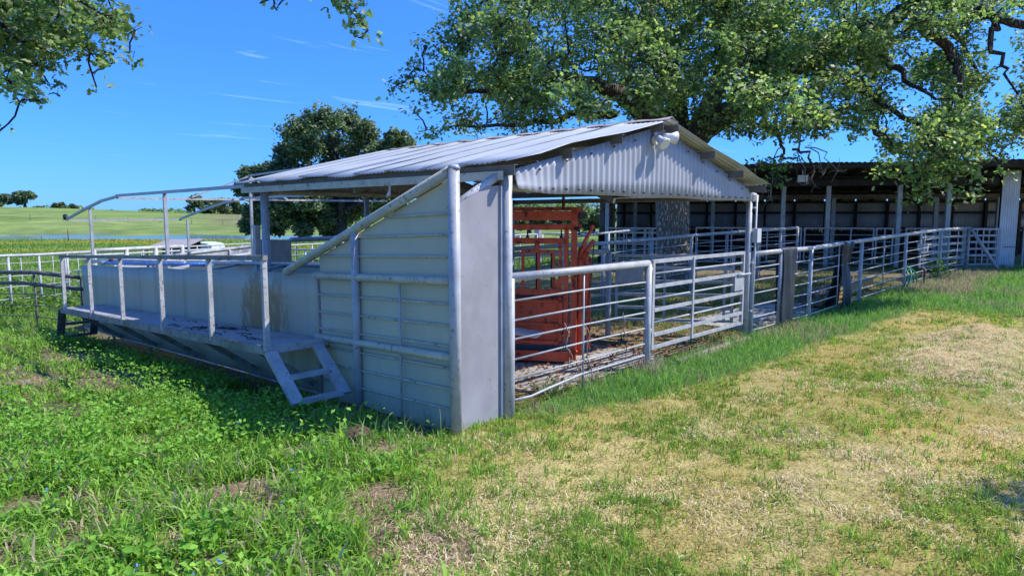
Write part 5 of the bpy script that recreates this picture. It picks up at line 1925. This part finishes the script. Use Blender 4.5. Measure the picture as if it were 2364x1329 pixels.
blades('weed_grass', X2, Y2, ht[k] * RNG.uniform(.5, 1.25, n * per), RNG.uniform(.009, .021, n * per), RNG.uniform(.25, 1.0, n * per), jitter(ct[k], .15), M['grass'], label='lush green weedy grass in the left foreground', cat='grass')
# broad leaves
X, Y, D = scatter(42000, 3.3, 16, 1.4)
lu, st, pe, fa = zones(X, Y)
pn = fnoise(X, Y, .9, 91)
keep = (lu > .5) & (RNG.random(len(X)) < sst(.48, .62, pn + .12 * sst(2.6, 1.6, X) * sst(6, 8, Y))) & ~((X > 4.25) & (Y > 4.6)) & (fnoise(X, Y, 1.1, 84) < .6) & (bare_soil(X, Y) < .3)
X, Y, pn = X[keep], Y[keep], pn[keep]
n = len(X)
P = np.stack([X, Y, height(X, Y) + RNG.uniform(.02, .16, n) * (.5 + pn)], 1)
c = jitter(mixc(n, (.11, .30, .03), (.27, .48, .07)))
tag(leaves_mesh('broadleaf_weeds', P, .06, c, M['grass'], None, flat=.5, droop=-.2), 'low broad leaved weeds beside the catwalk', 'weeds', kind='stuff')
xs_, ys_, hs_ = [], [], []
for cx_, cy_, sx_, sy_, k, hm in ((3.3, 8.0, .45, 1.3, 3800, .32), (3.5, 10.5, .4, 1.6, 3000, .34), (1.75, 7.6, .55, .8, 3600, .32), (2.75, 6.3, .5, .4, 2200, .24), (1.3, 9.3, .5, .8, 1500, .3)):
    xs_.append(cx_ + RNG.normal(0, sx_, k)); ys_.append(cy_ + RNG.normal(0, sy_, k)); hs_.append(np.full(k, hm))
X, Y, hm = np.concatenate(xs_), np.concatenate(ys_), np.concatenate(hs_)
k = (X < 4.1) & (fnoise(X, Y, .45, 141) > .40)
X, Y, hm = X[k], Y[k], hm[k]
n = len(X)
P2 = np.stack([X, Y, height(X, Y) + hm * RNG.random(n) * (.4 + fnoise(X, Y, .5, 142))], 1)
tag(leaves_mesh('broadleaf_weeds', P2, .050, jitter(mixc(n, (.12, .32, .035), (.27, .48, .08)), .25), M['grass'], None, flat=.45, droop=-.1), 'leafy weeds bunched in clumps beneath and in front of the catwalk', 'weeds', kind='stuff')
n = len(P)
# tiny blue flowers
k = RNG.choice(n, 30, replace=False)
Pf = np.repeat(P[k], 4, 0) + RNG.normal(0, .008, (120, 3)) + np.array([0, 0, .05])
tag(leaves_mesh('blue_flowers', Pf, .018, np.tile(np.array([[.16, .30, .85]]), (120, 1)), M['straw'], None), 'tiny blue flowers scattered among the weeds', 'flowers', kind='stuff')

# 4 tall soft grass along the fence
X, Y, D = scatter(420000, 6.0, 30, 1.2)
lu, st, pe, fa = zones(X, Y)
keep = (st > .4) & (RNG.random(len(X)) < st)
X, Y, D = X[keep], Y[keep], D[keep]
n = len(X)
wd = sst(15.5, 18, X)
tan = sst(.58, .7, fnoise(X, Y, 1.2, 95)) * .5 + sst(.55, .25, X - 5.2) * .4
tan = np.clip(tan + .85 * sst(18.5, 21, X) * sst(2.4, 3.1, Y), 0, .9)
c = mixc(n, (.11, .27, .055), (.24, .43, .11))
is_t = RNG.random(n) < tan
c[is_t] = mixc(int(is_t.sum()), (.30, .25, .15), (.42, .36, .24))
hh = RNG.uniform(.12, .34, n) * (.55 + .6 * fnoise(X, Y, .9, 97)) * np.where(X < 6.2, .6, 1)
blades('tall_grass', X, Y, hh, RNG.uniform(.004, .010, n) * (.6 + D * .07), RNG.uniform(.15, .85, n), jitter(c), M['grass'], label='tall soft green grass along the foot of the white fence', cat='grass')

# 5 thin grass and dead leaves inside the pens
X, Y, D = scatter(260000, 7, 33, 1.1)
lu, st, pe, fa = zones(X, Y)
pn = fnoise(X, Y, 2.0, 101)
patch = sst(2.6, 1.4, np.hypot((X - 15.5) / 2.2, (Y - 7.4) / 1.0)) + sst(.52, .66, pn) * .6 + sst(10.5, 13, Y) * .6
keep = (pe > .4) & FREE(X, Y) & (RNG.random(len(X)) < np.clip(patch, .05, 1)) & ~((X > 12) & (X < 15.9) & (Y > 4.85) & (Y < 6.3))
bx = (np.stack([X, Y], 1) - BR[:2]) @ e1[:2]
by = (np.stack([X, Y], 1) - BR[:2]) @ e2[:2]
keep &= ~((by > -1.0) & (bx > -8) & (bx < BLEN + 1))
X, Y, D = X[keep], Y[keep], D[keep]
n = len(X)
c = mixc(n, (.11, .22, .04), (.22, .33, .08))
is_t = RNG.random(n) < .2
c[is_t] = mixc(int(is_t.sum()), (.25, .18, .10), (.36, .29, .18))
blades('pen_grass', X, Y, RNG.uniform(.05, .22, n), RNG.uniform(.006, .012, n) * (.6 + D * .04), RNG.uniform(.2, .9, n), jitter(c), M['grass'], label='patchy grass growing inside the pipe pens', cat='grass')
X, Y = RNG.uniform(5.2, 16, 5200), RNG.uniform(4.8, 9, 5200)
k = fnoise(X, Y, 1.2, 103) > .45
X, Y = X[k], Y[k]
P = np.stack([X, Y, height(X, Y) + .012 + np.where(FREE(X, Y), 0, .03)], 1)
tag(leaves_mesh('fallen_leaves', P, .075, jitter(mixc(len(X), (.20, .10, .05), (.34, .22, .12)), .3), M['straw'], None, flat=.35, droop=0), 'brown fallen oak leaves on the dirt of the pen', 'leaves', kind='stuff')

# 6 rough pasture beyond the alley
X, Y, D = scatter(330000, 15, 90, 1.55)
lu, st, pe, fa = zones(X, Y)
keep = (fa > .3) & (RNG.random(len(X)) < .35 + .65 * sst(.35, .55, fnoise(X, Y, 3.5, 111)))
ins = ((X > 4.2) & (X < 5.3) & (Y < 17.3))
keep &= ~ins
X, Y, D = X[keep], Y[keep], D[keep]
n = len(X)
c = mixc(n, (.11, .23, .04), (.23, .35, .08))
la = X * RT[0] + Y * RT[1]
yf = (RNG.random(n) < .5) & (D > 58) & (la < -4) & (fnoise(X, Y, 9, 45) > .52)
c[yf] = mixc(int(yf.sum()), (.42, .33, .03), (.55, .45, .05))
blades('pasture_grass', X, Y, RNG.uniform(.10, .42, n) * (.7 + .5 * fnoise(X, Y, 2.5, 112)), RNG.uniform(.012, .03, n) * (.5 + D * .035), RNG.uniform(.2, .9, n), jitter(c), M['grass'], label='rough green pasture grass beyond the alley', cat='grass')
X, Y, D = scatter(46000, 15, 34, 1.0)
k = (X < 7.5) & (Y > 16.2) & (fnoise(X, Y, 2.0, 121) > .46) & (X * RT[0] + Y * RT[1] < -8)
X, Y = X[k], Y[k]
n = len(X)
P = np.stack([X, Y, height(X, Y) + RNG.uniform(.05, .45, n)], 1)
tag(leaves_mesh('rank_weeds', P, .17, jitter(mixc(n, (.06, .15, .02), (.17, .28, .06)), .3), M['grass'], None, flat=.5, droop=0), 'rank broad leaved weeds beyond the dark rail fence', 'weeds', kind='stuff')

# single plants that stand out


def tuft(name, label, cat, x, y, n, h, w, c0, c1, spread=.06, lean=(.2, .9), mat='grass'):
    z = gz(x, y)
    t = thing(name, label, cat, (x, y, z))
    X, Y = x + RNG.normal(0, spread, n), y + RNG.normal(0, spread, n)
    o = blades('blades', X, Y, RNG.uniform(.5, 1.1, n) * h, RNG.uniform(.7, 1.2, n) * w, RNG.uniform(*lean, n), jitter(mixc(n, c0, c1)), M[mat])
    o.data.transform(__import__('mathutils').Matrix.Translation((-x, -y, -z)))
    o.parent = t
    return t


tuft('dry_weed', 'pinkish dry weed clump at the foot of the gate hinge post', 'weed', 7.75, 4.62, 260, .42, .007, (.36, .27, .21), (.50, .40, .32), .14, (.1, .9), 'straw')
tuft('dry_weed', 'smaller dry weed clump under the middle of the front gate', 'weed', 9.2, 4.62, 120, .34, .006, (.36, .28, .20), (.48, .40, .30), .2, (.1, .9), 'straw')
tuft('dry_weed', 'sparse dry stalks inside the fence before the red chute', 'weed', 6.7, 4.85, 110, .32, .006, (.36, .28, .20), (.48, .40, .30), .22, (.1, .8), 'straw')
tuft('grass_tuft', 'pale arching grass tuft on the slab edge beside the red chute', 'grass tuft', 6.05, 4.95, 70, .38, .013, (.16, .25, .10), (.28, .36, .18), .09)
tuft('grass_tuft', 'broad bladed grass tuft at the shadow edge below the steps', 'grass tuft', 3.55, 4.95, 60, .34, .017, (.10, .24, .04), (.22, .36, .10), .14)
tuft('grass_tuft', 'tall yellow green grass tuft in the middle of the weeds', 'grass tuft', 2.55, 5.35, 60, .36, .018, (.12, .26, .03), (.22, .36, .07), .16)
tuft('grass_tuft', 'long seeding grass stems leaning on the wing panel', 'grass tuft', 4.05, 4.95, 70, .42, .008, (.14, .22, .07), (.34, .36, .2), .22)
c = front_pt(2150)
z = gz(*c)
t = thing('leafy_weed', 'broad leaved green weed climbing the white fence near its end', 'weed', (c[0], c[1], z))
P = np.array([c[0], c[1] - .15, z + .35]) + RNG.normal(0, 1, (110, 3)) * np.array([.22, .14, .2])
leaves_mesh('leaves', P, .13, jitter(mixc(110, (.08, .20, .03), (.20, .32, .08))), M['grass'], t)
MB().tube([(c[0], c[1] - .15, z - .05), (c[0] + .05, c[1] - .15, z + .4), (c[0] - .1, c[1] - .1, z + .8)], [.012, .01, .006], 5).build('stem', M['plank'], t)
# dark clod of dug earth
cb = thing('earth_clod', 'dark broken clod of dug earth at the shadow edge left of the wing post', 'clod', (3.42, 5.1, gz(3.42, 5.1)))
mb = MB()
rows = []
for i in range(7):
    row = []
    for j in range(13):
        a_, b2 = 2 * math.pi * j / 12, math.pi * (i / 6 - .5)
        jj = j % 12
        k = 1 + .35 * (vnoise(jj * 1.0, i * 1.0, 1.3, 9) - .5)
        row.append((3.42 + .15 * math.cos(a_) * math.cos(b2) * k, 5.1 + .11 * math.sin(a_) * math.cos(b2) * k, gz(3.42, 5.1) + .03 + .085 * math.sin(b2) * k))
    rows.append(row)
mb.grid(rows).build('clod', M['earth'], cb)

# ------------------------------------------------------------------ sun and sky
SUNV = Vector((.65, -.58, 1.0)).normalized()
sun_d = bpy.data.lights.new('sun', 'SUN')
sun = bpy.data.objects.new('sun', sun_d)
C.objects.link(sun)
sun_d.energy = 3.35
sun_d.angle = R(.53)
sun_d.color = (1.0, .95, .87)
sun.rotation_euler = SUNV.to_track_quat('Z', 'Y').to_euler()
w = bpy.data.worlds.new('World')
bpy.context.scene.world = w
w.use_nodes = True
N, L = w.node_tree.nodes, w.node_tree.links
N.clear()
out = N.new('ShaderNodeOutputWorld')
bg = N.new('ShaderNodeBackground')
sky = N.new('ShaderNodeTexSky')
sky.sky_type = 'NISHITA'
sky.sun_disc = False
sky.sun_elevation = math.asin(SUNV.z)
sky.sun_rotation = math.atan2(SUNV.x, SUNV.y)
sky.altitude = 200
sky.air_density = 1.0
sky.dust_density = .15
sky.ozone_density = 3.0
# thin streaks of high cloud
tc = N.new('ShaderNodeTexCoord')
mp = N.new('ShaderNodeMapping')
mp.inputs['Rotation'].default_value = (0, 0, R(20))
sep = N.new('ShaderNodeSeparateXYZ')
L.new(tc.outputs['Generated'], sep.inputs[0])


def wm(op, a, b, clamp=False):
    q = N.new('ShaderNodeMath')
    q.operation = op
    q.use_clamp = clamp
    for i, s in enumerate((a, b)):
        if isinstance(s, (int, float)):
            q.inputs[i].default_value = s
        else:
            L.new(s, q.inputs[i])
    return q.outputs[0]


zc = wm('MAXIMUM', sep.outputs['Z'], .04)
cmb = N.new('ShaderNodeCombineXYZ')
L.new(wm('DIVIDE', sep.outputs['X'], zc), cmb.inputs[0])
L.new(wm('DIVIDE', sep.outputs['Y'], zc), cmb.inputs[1])
L.new(cmb.outputs[0], mp.inputs[0])
mp.inputs['Scale'].default_value = (.30, 1.5, 1)
nz = N.new('ShaderNodeTexNoise')
nz.inputs['Scale'].default_value = 1.1
nz.inputs['Detail'].default_value = 7
nz.inputs['Roughness'].default_value = .6
nz.inputs['Distortion'].default_value = .4
L.new(mp.outputs[0], nz.inputs['Vector'])
cl_ = wm('MULTIPLY', wm('SUBTRACT', nz.outputs['Fac'], .60), 2.2, True)
cl_ = wm('MULTIPLY', cl_, wm('MULTIPLY', wm('SUBTRACT', sep.outputs['Z'], .06), 6.0, True))
mxs = N.new('ShaderNodeMixRGB')
L.new(cl_, mxs.inputs['Fac'])
hs = N.new('ShaderNodeMixRGB')
hs.blend_type = 'MULTIPLY'
hs.inputs['Fac'].default_value = 1.0
tint = ramp(N, [(0.0, (.125, .31, .79)), (.12, (.145, .375, .86)), (.45, (.215, .525, 1.03)), (1.0, (.36, .67, 1.14))])
L.new(sep.outputs['Z'], tint.inputs['Fac'])
L.new(tint.outputs[0], hs.inputs['Color2'])
L.new(sky.outputs[0], hs.inputs['Color1'])
L.new(hs.outputs[0], mxs.inputs['Color1'])
mxs.inputs['Color2'].default_value = (7.5, 8.3, 9.0, 1)
L.new(mxs.outputs[0], bg.inputs['Color'])
bg.inputs['Strength'].default_value = .15
L.new(bg.outputs[0], out.inputs[0])
sc = bpy.context.scene
sc.view_settings.view_transform = 'Standard'
sc.view_settings.look = 'None'
sc.view_settings.exposure = 0.92
sc.view_settings.gamma = 1.0
sc.cycles.max_bounces = 8
sc.cycles.diffuse_bounces = 5
sc.cycles.transmission_bounces = 4
sc.cycles.transparent_max_bounces = 8
